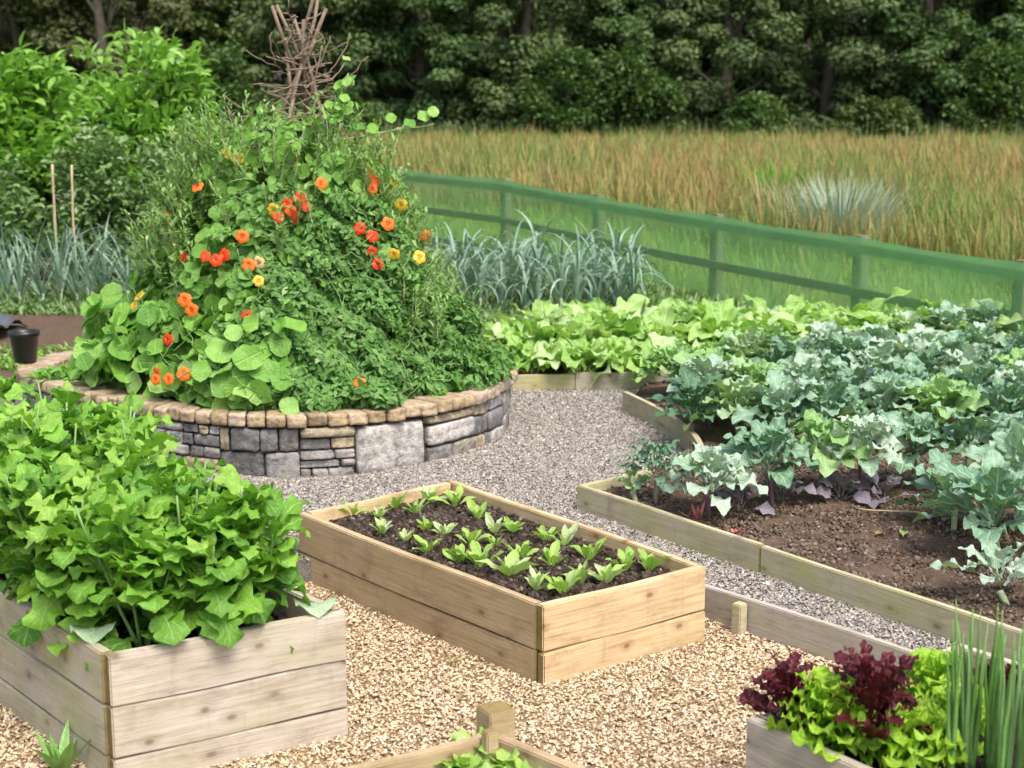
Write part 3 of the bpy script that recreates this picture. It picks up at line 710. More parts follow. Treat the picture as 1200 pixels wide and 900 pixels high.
cp_ = [Vector((PC[0]+(float(Rf(q))-.15)*math.cos(q), PC[1]+(float(Rf(q))-.15)*math.sin(q))) for q in np.linspace(0,2*PI,49)[:-1]]
res = delaunay_2d_cdt(cp_+[Vector(p) for p in P[:900]], [(i,(i+1)%48) for i in range(48)], [list(range(48))], 1, 1e-5)
v2 = np.array([v[:] for v in res[0]]); mb.add(np.column_stack([v2, ZT-.06+.01*rng.normal(size=len(v2))]), np.array([t_ for t_ in res[2] if len(t_)==3]))
stones(mb, np.column_stack([P, np.full(len(P), ZT-.05)]), .03, .7, mat=1)
tag(mb.build('soil', [M['soil'],M['clod']]), 'dark soil inside the round stone planter', 'soil', kind='stuff')

# ================================================================== WIGWAM + NASTURTIUM MOUND
MC = np.array([-1.27, 8.15])
PRZ = np.array([[.34,1.20],[.42,1.22],[.60,1.0],[.90,.80],[1.23,.66],[1.45,.55],[1.61,.47],[1.72,.35],[1.82,.22],[1.9,.12],[1.98,.0]])
def Rz(z): return np.interp(z, PRZ[:,0], PRZ[:,1])
wig = empty('wigwam', (MC[0], MC[1], ZT-.05))
for k in range(9):
    a = k/9*2*PI+.2; mb = MB()
    top = np.array([MC[0]+.12-.10*math.cos(a)+random.uniform(-.06,.06), MC[1]-.1*math.sin(a), 2.42+random.uniform(-.15,.15)])
    bot = np.array([MC[0]+.82*math.cos(a), MC[1]+.82*math.sin(a), ZT-.06])
    tube(mb, wob(bot, top, 14, .008), np.linspace(.017,.010,14), 6); mb.build('stick', M['stick'], wig)
mb = MB()
for k in range(64):   # woven twigs binding the neck
    a = random.random()*6.28; z = random.uniform(1.62,2.36); r_ = .30*(2.45-z)+.05
    cx0 = MC[0]+.12*(z-.3)/2.1; c0 = np.array([cx0+r_*math.cos(a), MC[1]+r_*math.sin(a), z]); b_ = a+random.uniform(1.2,2.8)
    c1 = np.array([cx0+r_*math.cos(b_), MC[1]+r_*math.sin(b_), z+random.uniform(-.14,.14)])
    tube(mb, wob(c0, c1, 7, .014), .0038, 4)
for k in range(40):
    a = random.random()*6.28; z = random.uniform(1.62,2.3); r_ = .28*(2.45-z)+.04
    cx0 = MC[0]+.12*(z-.3)/2.1; c0 = np.array([cx0+r_*math.cos(a), MC[1]+r_*math.sin(a), z]); r2 = r_+random.uniform(.05,.22)
    c1 = np.array([cx0+r2*math.cos(a+.3), MC[1]+r2*math.sin(a+.3), z+random.uniform(-.25,.25)])
    tube(mb, wob(c0, c1, 7, .012), .0032, 4)
tag(mb.build('twig_weave', M['stick'], wig), kind='stuff')
tag(wig, 'brown stick wigwam with woven twigs rising out of the nasturtiums', 'plant support')

def mound_pts(n, zlo=.36, zhi=2.0, depth=.18, thc=None, ths=PI):
    """random points near the mound surface; returns P, outward normal, azimuth"""
    z = zlo+(zhi-zlo)*rng.random(n*3); r = Rz(z)
    keep = rng.random(n*3) < r/1.2; z = z[keep][:n]; r = r[keep][:n]; n2 = len(z)
    th = rng.random(n2)*2*PI if thc is None else thc+ths*(rng.random(n2)*2-1)
    lump = 1+.06*np.sin(th*5+z*4)+.06*np.sin(th*9-z*7+2)+.05*np.sin(th*21+z*17)*np.sin(z*23+th*6)
    rr = r*lump - depth*rng.random(n2)**1.2*1.
    rr = np.minimum(rr, Rf(th)-.17+(z-.36)*.8+.05*np.sin(th*23)-depth*.5*rng.random(n2))
    P = np.column_stack([MC[0]+rr*np.cos(th), MC[1]+rr*np.sin(th), z])
    Nn = np.column_stack([np.cos(th), np.sin(th), np.full(n2,.55)])
    return P, Nn, th
def in_dark(P):
    """the darker fine-leaved climber on the front right of the mound"""
    px = 600+F*P[:,0]/(P[:,1]*ct-(P[:,2]-H)*st); py = 450-F*(P[:,1]*st+(P[:,2]-H)*ct)/(P[:,1]*ct-(P[:,2]-H)*st)
    # converted to a plan region on the mound: azimuth & height
    th = np.arctan2(P[:,1]-MC[1], P[:,0]-MC[0]); z = P[:,2]
    return (th > -1.75+.35*(z-.4)) & (th < .5) & (z < 1.28-.12*np.cos(th*3)) 
nast = empty('nasturtium_plant', (MC[0], MC[1], ZT-.05))
mb = MB()
P, Nn, th = mound_pts(5200, .40, 1.9, .20)
k = ~in_dark(P+.07*rng.normal(size=P.shape)) | (rng.random(len(P)) < .24); P, Nn, th = P[k], Nn[k], th[k]
sz = (.022+.026*rng.random(len(P)))*(1.35-.38*(P[:,2]-.4)) 
discs(mb, P, Nn+.45*rng.normal(size=Nn.shape), sz)
# big leaves low on the left, hanging over the coping
P, Nn, th = mound_pts(420, .38, .80, .22, thc=-2.25, ths=.85)
P += .04*rng.normal(size=P.shape); P[:,2] = np.maximum(P[:,2], .40)
discs(mb, P+Nn*.04, Nn+np.array([0,-.2,.5])+.75*rng.normal(size=Nn.shape), .042+.034*rng.random(len(P)), rnd=rng.random(len(P)), k=11)
mb.build('round_leaves', LF['nast'], nast)
mb = MB()
for q in range(230):
    z = random.uniform(.45,1.8); th_ = random.uniform(-PI,PI if q%3==0 else 0); r_ = min(Rz(z)*(.98+.1*random.random()), float(Rf(th_))-.15+(z-.36)*.8)
    p = np.array([MC[0]+r_*math.cos(th_), MC[1]+r_*math.sin(th_), z]); d = np.array([random.uniform(-.14,.14), random.uniform(-.05,.05), random.uniform(-.12,.16)])
    tube(mb, wob(p, p+d+.03*np.array([math.cos(th_),math.sin(th_),0]), 6, .008), .0024, 4)
tag(mb.build('vine_stems', M['stem_green'], nast), kind='stuff')
FL = [(278,185,'y'),(266,178,'y'),(231,218,'o'),(195,255,'o'),(183,268,'r'),(203,279,'p'),(377,215,'o'),(320,246,'y'),(336,239,'r'),(345,254,'r'),(359,243,'r'),(352,232,'r'),(433,203,'o'),(437,221,'o'),(463,215,'y'),(422,268,'r'),(437,277,'r'),(436,295,'r'),(443,309,'r'),(253,305,'r'),(262,299,'r'),(291,310,'o'),(303,308,'p'),(303,329,'y'),(284,277,'o'),(289,369,'r'),(216,351,'o'),(224,363,'o'),(163,346,'y'),(157,358,'y'),(196,398,'r'),(183,437,'o'),(197,444,'o'),(215,438,'o'),(182,445,'o'),(422,449,'o'),(499,277,'o'),(462,298,'y'),(492,301,'y'),(214,301,'r'),(470,240,'y'),(455,262,'o'),(327,254,'r'),(440,212,'r'),(240,300,'r'),(341,247,'o')]
def flower_mesh(mb, P, Nn, R):
    Nn = Nn/np.linalg.norm(Nn); T = np.cross(Nn,(0,0,1)); T /= np.linalg.norm(T); B = np.cross(Nn,T)
    V=[]; Fc=[]; UV=[]
    for p in range(5):
        a0 = p/5*2*PI+random.uniform(-.1,.1)
        for i in range(5):
            t = i/4; w = [.15,.42,.66,.74,.44][i]
            for s in (-1,0,1):
                a = a0+s*w; rr = R*t*(1 if s==0 else .93)
                hgt = R*(.55*t**.6-.36*t**2.4*1.2) + R*.07*math.sin(7*a+t*5) - R*.25
                V.append(P+T*rr*math.cos(a)+B*rr*math.sin(a)+Nn*hgt); UV.append((t,.5+s*.5))
        b = p*15
        for i in range(4):
            for s in (0,1): Fc.append([b+i*3+s,b+(i+1)*3+s,b+(i+1)*3+s+1,b+i*3+s+1])
    mb.add(V, Fc, 0, np.array(UV))
    tube(mb, [P-Nn*R*1.1, P-Nn*R*.5, P-Nn*R*.1], [R*.04,R*.10,R*.22], 6)
for (px, py, cl) in FL:
    d = 5.5
    while d < 10:
        p = ray(px, py, d); r_ = math.hypot(p[0]-MC[0], p[1]-MC[1])
        if p[2] < ZT-.03: break
        th_ = math.atan2(p[1]-MC[1], p[0]-MC[0])
        if r_ < min(Rz(p[2])*(1+.06*math.sin(th_*5+p[2]*4)+.06*math.sin(th_*9-p[2]*7+2)), float(Rf(th_))-.17+(p[2]-.36)*.8)+(.12 if p[2] < .8 and px < 330 else .10 if px > 450 else .06): break
        d += .01
    nn_ = np.array([p[0]-MC[0], p[1]-MC[1]-.9, .35])+rng.normal(size=3)*.35
    mb = MB(); flower_mesh(mb, p, nn_, random.uniform(.030,.040)); mb.build('flower', FM[cl], nast)
tag(nast, 'big mound of nasturtiums with orange, red and yellow flowers over the stone planter', 'flowering plant')
# fine-leaved dark climber
mb = MB()
P, Nn, th = mound_pts(26000, .38, 1.45, .16, thc=-.7, ths=1.25); k = in_dark(P+.09*rng.normal(size=P.shape)) | (rng.random(len(P))<.12); P, Nn = P[k], Nn[k]; P = P*1.
clump = np.sin(P[:,0]*17+P[:,2]*9)*np.sin(P[:,2]*21+P[:,0]*5)*.5+.5
quads(mb, P+Nn*(.085*clump[:,None]-.02), Nn+np.array([0,0,.5])+.8*rng.normal(size=Nn.shape), .016+.020*rng.random(len(P)), 1.9, rnd=(.6*rng.random(len(P))+.4*clump*rng.random(len(P))).clip(0,1))
for q in range(160):
    z = random.uniform(.45,1.3); th_ = random.uniform(-1.7,.3); r_ = Rz(z)*1.03
    p = np.array([MC[0]+r_*math.cos(th_), MC[1]+r_*math.sin(th_), z]); tube(mb, wob(p, p+np.array([random.uniform(-.2,.2),-.03,random.uniform(-.2,.2)]), 7, .01), .0024, 4, mat=1)
o = mb.build('climbing_plant', [LF['pea'], M['stem_green']], loc=(MC[0]+.5,MC[1]-.8,ZT-.05))
tag(o, 'dense dark climber with tiny leaves on the front of the nasturtium mound', 'climbing plant')
# sweet peas: upright wispy shoots round the top
def wisps(n, zr, thc, ths, name, label, hh=(.1,.3), mat='sweet', rk=1.02):
    mb = MB()
    for q in range(n):
        z = random.uniform(*zr); th_ = thc+random.uniform(-ths,ths); r_ = Rz(z)*rk*random.uniform(.85,1.05)
        p = np.array([MC[0]+r_*math.cos(th_), MC[1]+r_*math.sin(th_), z]); h_ = random.uniform(*hh)
        sp = wob(p, p+np.array([random.uniform(-.06,.06)+.03*math.cos(th_), .05*math.sin(th_), h_]), 8, .007)
        tube(mb, sp, np.linspace(.003,.0018,8), 4, mat=1)
        idx = rng.integers(0,8,26); Q = sp[idx]+rng.normal(size=(26,3))*.012
        leaves(mb, Q, rng.random(26)*6.28, rng.uniform(.2,1.3,26), rng.uniform(.03,.065,26), rng.uniform(.012,.022,26), .8, 'lance', 3, 2, .3, pet=.1)
    return tag(mb.build(name, [LF[mat], M['stem_pale']], loc=(MC[0],MC[1],ZT)), label, 'climbing plant')
wisps(150, (1.2,1.72), 0, PI, 'sweet_pea_plant', 'wispy pale sweet pea shoots round the neck of the stick wigwam', (.10,.26))
wisps(90, (.55,1.4), -.1, .55, 'sweet_pea_plant', 'loose yellow-green pea shoots down the right edge of the nasturtium mound', (.08,.24))
wisps(80, (.9,1.6), -2.7, .5, 'sweet_pea_plant', 'feathery light green pea shoots on the left edge of the nasturtium mound', (.08,.26))
# trailing shoot reaching out on the right of the wigwam
mb = MB(); c0 = np.array([MC[0]+.35,MC[1]-.25,1.70]); c1 = c0+np.array([.50,-.05,.12])
sp = wob(c0, c1, 12, .006); tube(mb, sp, .004, 5, mat=1)
for (f_, dz) in ((.35,.02),(.55,.05),(.75,.0),(.9,.02),(1.,.03),(.2,.05)):
    q = c0*(1-f_)+c1*f_+np.array([0,0,dz]); discs(mb, q[None], np.array([[0,-1,.6]])+.3*rng.normal(size=(1,3)), .034)
sp = wob(c0+np.array([-.1,0,0]), c0+np.array([.05,-.05,.36]), 12, .006); tube(mb, sp, .004, 5, mat=1)
Q = sp[rng.integers(3,12,30)]; discs(mb, Q+rng.normal(size=Q.shape)*.03, np.array([[0,-1,.6]])+.5*rng.normal(size=(30,3)), .02+.012*rng.random(30))
tag(mb.build('trailing_shoot', [LF['nast'], M['stem_pale']], loc=tuple(c0)), 'loose leafy shoot poking out sideways near the top of the mound', 'climbing plant')

# ================================================================== PLANT BUILDERS
def rosette(mb, base, n, Ln, W, kind, el=(.3,1.3), droop=(.6,1.3), nu=8, nv=4, fold=.25, ruffle=.08, rfreq=5, pet=.25, mat=0, rnd=None, zs=0., rs=.015, petw=.07, jag=0., bias=None, curve=1.3):
    n = int(n); az = np.arange(n)*2.399+rng.random()*6 + rng.normal(size=n)*.25
    t = (np.arange(n)+.5)/n     # 0 outer .. 1 inner
    P = np.array(base)[None]+np.column_stack([rs*np.cos(az), rs*np.sin(az), zs*t])
    e = el[0]+(el[1]-el[0])*t+rng.normal(size=n)*.12
    sc = (1-.45*t)*(1+rng.normal(size=n)*.12)
    r_ = rng.random(n) if rnd is None else np.clip(rnd+rng.normal(size=n)*.2,0,1)
    leaves(mb, P, az, e, Ln*sc, W*sc, rng.uniform(droop[0],droop[1],n), kind, nu, nv, fold, ruffle, rfreq, pet, rng.normal(size=n)*.3, r_, mat, petw, curve, jag)
def single(name, mb, mats, loc): return mb.build(name, mats, loc=loc)

# seedlings in the middle bed --------------------------------------------------------
SP = [(100,135,1.),(195,142,.9),(250,112,1.15),(375,85,1.1),(460,100,1.25),(540,148,1.1),(325,128,1.05),(360,185,.9),(205,198,1.),(285,225,.9),(425,205,.9),(365,262,1.05),(515,235,1.),(600,195,1.05),(660,195,1.),(475,300,1.),(550,318,1.45),(650,345,1.45),(690,285,1.1),(600,245,.8),(775,225,1.),(845,240,1.25),(930,290,1.2),(800,312,1.2),(745,395,1.25),(840,410,1.25),(905,370,1.1),(990,368,1.3),(1060,325,1.25),(1140,330,1.3)]
zs_ = .218
rowsP = {0:[],1:[],2:[]}
dDC = unit(np.array(mC)-np.array(mD))
for (zx, zy, s_) in SP:
    p = at(380+zx/3, 560+zy/3, zs_); mb = MB()
    pale = random.random() < .25
    rosette(mb, (p[0],p[1],zs_-.004), random.randint(8,11), .088*s_, .032*s_, 'spoon' if not pale else 'oval', (.75,1.5), (.2,.9), 6, 4, .35, .10, 2.5, .12, rnd=.9 if pale else .35, rs=.006, petw=.18)
    o = single('lettuce_seedling', mb, LF['lettuce_seed'], (p[0],p[1],zs_))
    w = np.dot(p[:2]-np.array(mD), dDC)/.716
    rowsP[0 if w < .34 else 1 if w < .62 else 2].append(o)
nm = ['near row','middle row','far row']
for k, v in rowsP.items(): label_row(v, 'lettuce seedling in the new timber bed, {o}, '+nm[k], 'seedling', 'lettuce seedlings in the middle bed')
# front bed lettuces
fr = []
for (px, py, s_) in ((538,899,1.),(556,884,1.3),(590,892,1.2),(548,905,1.2),(610,912,1.2)):
    p = at(px, py, .155); mb = MB()
    rosette(mb, (p[0],p[1],.15), 12, .085*s_, .05*s_, 'spoon', (.3,1.3), (.3,1.1), 6, 4, .3, .14, 3, .1, rnd=.4, rs=.006, petw=.18)
    fr.append(single('lettuce_seedling', mb, LF['lettuce_seed'], (p[0],p[1],.15)))
label_row(fr, 'green seedling in the low bottom bed, {o}', 'seedling', 'lettuce seedlings in the front bed')

# bushy crop in the left bed ----------------------------------------------------------
rows = {}
e1 = lR-lF; e2 = lL-lF
for i_r, w in enumerate((.20,.46,.70)):
    rows[i_r] = []
    for k, t in enumerate((.05,.20,.36,.52,.68,.84,.97)):
        p = lF+e1*(w+random.uniform(-.05,.05))+e2*(.07+.90*t)
        hgt = .43+.17*min(t*1.6,1)+random.uniform(-.02,.04)
        mb = MB(); base = np.array([p[0],p[1],.295])
        # stems
        for s_ in range(6):
            a = random.random()*6.28; lean = random.uniform(.05,.16)
            top = base+np.array([lean*math.cos(a), lean*math.sin(a), hgt*random.uniform(.6,1.)])
            sp = wob(base, top, 7, .006); tube(mb, sp, np.linspace(.006,.0035,7), 5, mat=1)
            m_ = 15
            tt = np.sort(rng.random(m_)*.70+.30); idx = (tt*6).astype(int); Q = sp[idx]
            az = np.arange(m_)*2.4+rng.random()*6+rng.normal(size=m_)*.3
            sc = rng.uniform(.8,1.2,m_)*(1.15-.45*tt)
            leaves(mb, Q, az, .75*tt+rng.normal(size=m_)*.22+.45, .20*sc, .132*sc, rng.uniform(1.0,2.3,m_), 'lyre' if s_%2 else 'lobed', 20, 6, .22, .15, 3.0, .24, rng.normal(size=m_)*.4, np.clip(.10+.50*tt+.22*math.sin(k*2.1+i_r*3.3)+rng.normal(size=m_)*.22,0,1), 0, .07, 1.4, .09)
        o = single('mustard_plant', mb, [LF['turnip'], M['stem_green']], tuple(base)); rows[i_r].append(o)
for k, v in rows.items(): label_row(v, 'bushy green plant in the tall grey bed, {o}, '+['front row','middle row','back row'][k], 'leafy plant', 'leafy plants in the tall left bed')
# two loose lower leaves at the rim
for (px, py, lb) in ((112,742,'broad pale green leaf hanging at the near corner of the tall grey bed'),(372,712,'pale curled leaf lying on the rim at the right end of the tall grey bed')):
    p = at(px, py, .39); mb = MB(); leaves(mb, p[None]+np.array([[-.02,.05,-.03]]), -1.3, .9, .15, .13, 1.9, 'oval', 10, 6, .2, .07, 3, .1, rnd=.95)
    tag(single('loose_leaf', mb, LF['cabbage'], tuple(p)), lb, 'leaf')
# weed by the left bed
mb = MB(); p = at(72,905,0); rosette(mb, p, 12, .16, .035, 'lance', (.9,1.5), (.1,.6), 6, 2, .3, .0, 2, .05, rnd=.4)
tag(single('weed', mb, LF['onion'], tuple(p)), 'small green weed in the gravel at the foot of the tall grey bed', 'weed')

# chard ------------------------------------------------------------------------------
ch = {0:[],1:[],2:[]}
for r_, yy in enumerate((9.36,9.85,10.35)):
    for k in range(6 if r_ < 1 else 8):
        x = .10+(k+.1*random.random())*(.42 if r_ else .345)+.06*r_; 
        if r_ == 0 and x > 1.95: continue
        y = yy+random.uniform(-.07,.07); z = float(plot_z(x,y)); mb = MB()
        rosette(mb, (x,y,z-.01), 34, .46+.08*(r_>0)+.07*(x>1.2), .155, 'oval', (.7,1.5), (.9,1.9), 20, 6, .15, .24, 3.2, .30, rs=.04, petw=.11, jag=.03)
        ch[r_].append(single('chard_plant', mb, LF['chard'], (x,y,z)))
for k, v in ch.items(): label_row(v, 'light green chard beyond the path, {o}, '+['front row','middle row','back row'][k], 'chard plant', 'chard plants at the end of the path')

# brassicas --------------------------------------------------------------------------
def brassica(p, h, R, mat, n=16, stemh=.12, stemmat='stem_woody', kind='oval', name='cabbage_plant', ruffle=.10, W=.48, rnd=None):
    r = empty(name, tuple(p)); sb = MB(); top = p+np.array([random.uniform(-.03,.03),random.uniform(-.03,.03),stemh])
    tube(sb, wob(p-np.array([0,0,.02]), top, 6, .004), np.linspace(.011,.013,6), 7)
    mb = MB(); n = int(n); az = np.arange(n)*2.399+rng.random()*6; t = (np.arange(n)+.5)/n
    P = top[None]+np.column_stack([.02*np.cos(az),.02*np.sin(az),(h-stemh)*.45*t])
    sc = (1-.4*t)*(1+rng.normal(size=n)*.12); Ln = R*1.08; n = int(n*1.3); az = np.arange(n)*2.399+rng.random()*6; t = (np.arange(n)+.5)/n; P = top[None]+np.column_stack([.02*np.cos(az),.02*np.sin(az),(h-stemh)*.45*t]); sc = (1-.4*t)*(1+rng.normal(size=n)*.15)
    leaves(mb, P, az, .42+1.0*t+rng.normal(size=n)*.14, Ln*sc, Ln*W*sc, rng.uniform(.7,1.6,n), kind, 24, 8, .18, ruffle*1.35, 3.8, .3, rng.normal(size=n)*.3, np.clip((random.random() if rnd is None else rnd)+rng.normal(size=n)*.22,0,1), 0, .13, 1.3, .03)
    mb.build('leaf_head', LF[mat], r); sb.build('stalk', M[stemmat], r)
    return r
def P3(px, py, z=.168): 
    p = at(px, py, z); 
    for _ in range(3):
        z = float(plot_z(p[0],p[1])); p = at(px, py, z)
    return p
o = brassica(P3(768,588), .30, .16, 'kale', 26, .10, name='kale_plant', kind='lance', ruffle=.22, W=.30)
tag(o, 'dark curly kale plant in the corner where the edging boards meet', 'kale plant', 'kale plants on the plot')
o = brassica(P3(745,590), .16, .12, 'cabbage', 6, .05, 'stem_pale'); tag(o, 'small cabbage with one broad pale leaf beside the curly kale', 'cabbage plant', 'cabbages on the plot')
front = [brassica(P3(*q), h, R, m_, n, sh, sm, ruffle=.13) for q, h, R, m_, n, sh, sm in (
    ((830,605),.34,.21,'brassica',22,.10,'stem_purple'), ((905,592),.36,.22,'brassica',22,.15,'stem_purple'), ((960,580),.36,.22,'cabbage',20,.17,'stem_woody'), ((1012,583),.37,.22,'brassica',22,.17,'stem_purple'), ((1072,572),.36,.22,'brassica',20,.16,'stem_woody'))]
label_row(front, 'bare-stalked cabbage at the edge of the brown soil, {o}', 'cabbage plant', 'cabbages on the plot')
col = [brassica(P3(*q), h, R, 'brassica', n, sh, 'stem_pale') for q, h, R, n, sh in (
    ((1182,708),.21,.19,10,.05), ((1172,660),.34,.27,20,.12), ((1118,622),.26,.24,15,.08), ((1200,622),.40,.29,20,.14), ((1142,578),.36,.27,20,.14))]
col.sort(key=lambda o: o.location.y)
for o, s_ in zip(col, ('nearest, small and floppy','second from the front','third from the front','fourth from the front','farthest back')):
    tag(o, 'blue-green cabbage at the right side of the bare soil, '+s_, 'cabbage plant', 'cabbages on the plot')
rws = [ [(805,512,'kale'),(862,520,'cabbage'),(915,520,'brassica'),(975,520,'brassica'),(1040,518,'brassica'),(1105,522,'cabbage'),(1165,528,'brassica'),(1225,540,'brassica')],
        [(785,468,'cabbage'),(845,476,'cabbage'),(905,472,'kale'),(960,478,'brassica'),(1018,472,'brassica'),(1075,478,'kale'),(1130,476,'brassica'),(1190,482,'cabbage')],
        [(862,446,'cabbage'),(912,448,'cabbage'),(960,446,'brassica'),(1030,446,'brassica'),(1085,446,'brassica'),(1140,442,'brassica'),(1195,446,'brassica')],
        [(1062,428,'cabbage'),(1115,424,'brassica'),(1165,424,'brassica'),(1215,420,'brassica')] ]
rws.append([(828,496,'brassica'),(885,500,'cabbage'),(945,498,'brassica'),(1005,497,'kale'),(1062,500,'brassica'),(1130,502,'brassica'),(1190,505,'brassica')])
rws.append([(935,458,'kale'),(990,460,'brassica'),(1050,460,'brassica'),(1108,460,'brassica'),(1165,464,'kale')])
for k, rw in enumerate(rws):
    obs = []
    for (px, py, m_) in rw:
        p = P3(px+random.uniform(-6,6), py+random.uniform(-3,3))
        if m_ == 'kale': o = brassica(p, .36, .26, 'kale', 22, .08, name='cabbage_plant', kind='lance', ruffle=.10, W=.36)
        else: o = brassica(p, .36 if k < 3 else .42, .25, m_, 24, .10, ruffle=.11)
        obs.append(o)
    label_row(obs, 'blue-green cabbage, {0}, {{o}}'.format(['row behind the bare soil','second row behind the bare soil','third row behind the bare soil','last row against the green fence','between the first two back rows','between the second and third back rows'][k]), 'cabbage plant', 'cabbages on the plot')
# low purple leaves under the front row
pp = []
for (px, py) in ((845,575),(868,600),(915,590),(985,588),(1035,590)):
    p = P3(px,py); mb = MB(); rosette(mb, p, 12, .17, .08, 'oval', (.6,1.4), (.6,1.6), 8, 4, .2, .16, 4, .45, rs=.01, zs=.06, jag=.08)
    pp.append(single('purple_kale', mb, LF['purple'], tuple(p)))
label_row(pp, 'dull purple kale under the bare-stalked cabbages, {o}', 'kale plant', 'purple kale on the plot')
for (px, py, lb) in ((818,612,'pink-stemmed seedling leaning over the long edging board'),(862,628,'tiny red leaf lying on the edge of the brown soil')):
    p = P3(px,py); mb = MB(); s_ = 1 if px < 840 else .45
    rosette(mb, p, 12, .10*s_, .016, 'lance', (.7,1.5), (.0,.6), 4, 2, .2, .1, 3, .3, rs=.01)
    if 'M_pink' not in M: M['M_pink'] = plain('pink_stem', (.50,.13,.12), .5, (.34,.14,.12), 20, .1)
    tag(single('pink_seedling' if s_ == 1 else 'fallen_leaf', mb, M['M_pink'], tuple(p)), lb, 'seedling' if s_==1 else 'leaf')
# fallen leaves on the soil
for (px, py, ln, cl, lb) in ((1058,632,.07,'chard','pale yellow-green leaf fallen on the bare brown soil'),(1036,628,.05,'field','small yellow leaf fallen beside the pale one on the brown soil'),(1080,612,.08,'purple','withered grey leaf on the soil under the cabbages'),(1105,615,.06,'purple','withered grey leaf lying furthest right under the cabbages')):
    p = P3(px,py); mb = MB(); leaves(mb, p[None]+np.array([[0,0,.012]]), random.random()*6, .3, ln, ln*.6, .8, 'oval', 6, 4, .3, .1, 3, .15, rnd=.7)
    tag(single('fallen_leaf', mb, LF[cl], tuple(p)), lb, 'leaf')
mb = MB(); p = P3(1010,604); tube(mb, wob(p+np.array([-.02,0,.03]), P3(1085,612)+np.array([0,0,.015]), 9, .006), np.linspace(.003,.007,9), 5)
tag(single('dead_stalk', mb, M['stick_pale'], tuple(p)), 'pale dead stalk lying across the bare brown soil', 'stalk')

# leeks ------------------------------------------------------------------------------
def leek(p, h, n, droop, mat='leek', Wd=.028, el=(.9,1.5)):
    mb = MB(); az = (np.arange(n)%2)*PI+rng.random()*3+rng.normal(size=n)*.5; t = (np.arange(n)+.5)/n
    tube(mb, [p, p+np.array([0,0,h*.22])], [.016,.013], 7, mat=1)
    P = p[None]+np.column_stack([0*t,0*t,h*(.08+.16*t)])
    leaves(mb, P, az, el[0]+(el[1]-el[0])*t, h*rng.uniform(.75,1.15,n), Wd, rng.uniform(*droop,n), 'blade', 10, 2, .35, 0, 1, .0, rng.normal(size=n)*.2, None, 0, .1, 2.)
    return single('leek', mb, [LF[mat], M['stem_pale']], tuple(p))
for r_, (yy, nme) in enumerate(((11.45,'front row'),(11.9,'middle row'),(12.4,'back row'))):
    obs = []
    for k in range(12):
        x = -.66+.145*k+random.uniform(-.05,.05)+.03*r_; y = yy+random.uniform(-.05,.05)-.12*(x)
        p = np.array([x,y,float(plot_z(x,y))]); obs.append(leek(p, .66+random.uniform(-.08,.08), 13, (1.6,4.2), el=(.9,1.55), Wd=.03))
    label_row(obs, 'arching blue-green leek behind the chard, {o}, '+nme, 'leek', 'leeks between the mound and the fence')
for r_, (yy, nme) in enumerate(((12.1,'front row'),(12.5,'back row'))):
    obs = []
    for k in range(8):
        x = -4.25+.145*k+random.uniform(-.03,.03); y = yy+random.uniform(-.05,.05); p = np.array([x,y,float(ground_z(y))+.035])
        obs.append(leek(p, .60+random.uniform(-.09,.09), 12, (.1,1.9), Wd=.024, el=(.8,1.5)))
    label_row(obs, 'upright grey-green leek beyond the pot, {o}, '+nme, 'leek', 'leeks left of the mound')

# lower right lettuces ----------------------------------------------------------------
def lettuce(px, py, z, h, mat, lb, n=26, W=.5):
    e0, e1_ = (.95,1.45) if mat == 'lettuce_red' else (.55,1.4)
    p = at(px, py, z); mb = MB(); base = np.array([p[0],p[1],z])
    m_ = n; az = np.arange(m_)*2.4+rng.random()*6; t = (np.arange(m_)+.5)/m_
    P = base[None]+np.column_stack([.012*np.cos(az),.012*np.sin(az),h*.55*t])
    sc = (1.05-.45*t)*(1+.1*rng.normal(size=m_))
    leaves(mb, P, az, e0+(e1_-e0)*t, h*.62*sc, h*W*sc, rng.uniform(.5,1.4,m_), 'lyre', 26, 8, .2, .24, 6, .08, rng.normal(size=m_)*.25, np.clip(.3+.4*t+.2*rng.normal(size=m_),0,1), 0, .2, 1.2, .06)
    return tag(single('lettuce', mb, LF[mat], tuple(base)), lb, 'lettuce', 'lettuces in the corner bed')
lettuce(922,858,.25,.235,'lettuce_red','small dark red lettuce at the left end of the corner bed', 24, .30)
lettuce(970,884,.25,.245,'lettuce_green','frilly green lettuce between the two dark red ones', 40, .40)
lettuce(1018,888,.25,.33,'lettuce_red','tall dark red lettuce in the middle of the corner bed', 30, .23)
lettuce(1034,858,.25,.21,'lettuce_red','dark red lettuce just behind the tall one in the corner bed', 20, .34)
lettuce(1076,905,.25,.20,'lettuce_green','large frilly light green lettuce at the front edge of the corner bed', 34, .62)
lettuce(1092,840,.25,.22,'lettuce_green','bright green lettuce at the back of the corner bed behind the onions', 30)
lettuce(1120,875,.25,.20,'lettuce_green','green lettuce half hidden behind the onion leaves', 30)
lettuce(1165,850,.25,.20,'lettuce_red','dark lettuce seen behind the onion leaves by the edge', 26)
on = []
for k in range(13):
    px = 1112+k*10+random.uniform(-4,4); py = 925+random.uniform(-25,15); p = at(px, py, .245); mb = MB()
    for q in range(5):
        a = random.random()*6.28; h_ = random.uniform(.30,.44)*(1 if k<11 else 1); ln = random.uniform(.0,.05)
        sp = wob(p, p+np.array([ln*math.cos(a),ln*math.sin(a),h_]), 8, .0022)
        tube(mb, sp, np.array([.0045,.0062,.0062,.0058,.005,.004,.0028,.0008]), 7, rnd=random.random())
    on.append(single('spring_onion', mb, LF['onion'], tuple(p)))
label_row(on, 'thin spring onion in the corner bed, {o}', 'spring onion', 'spring onions in the corner bed')

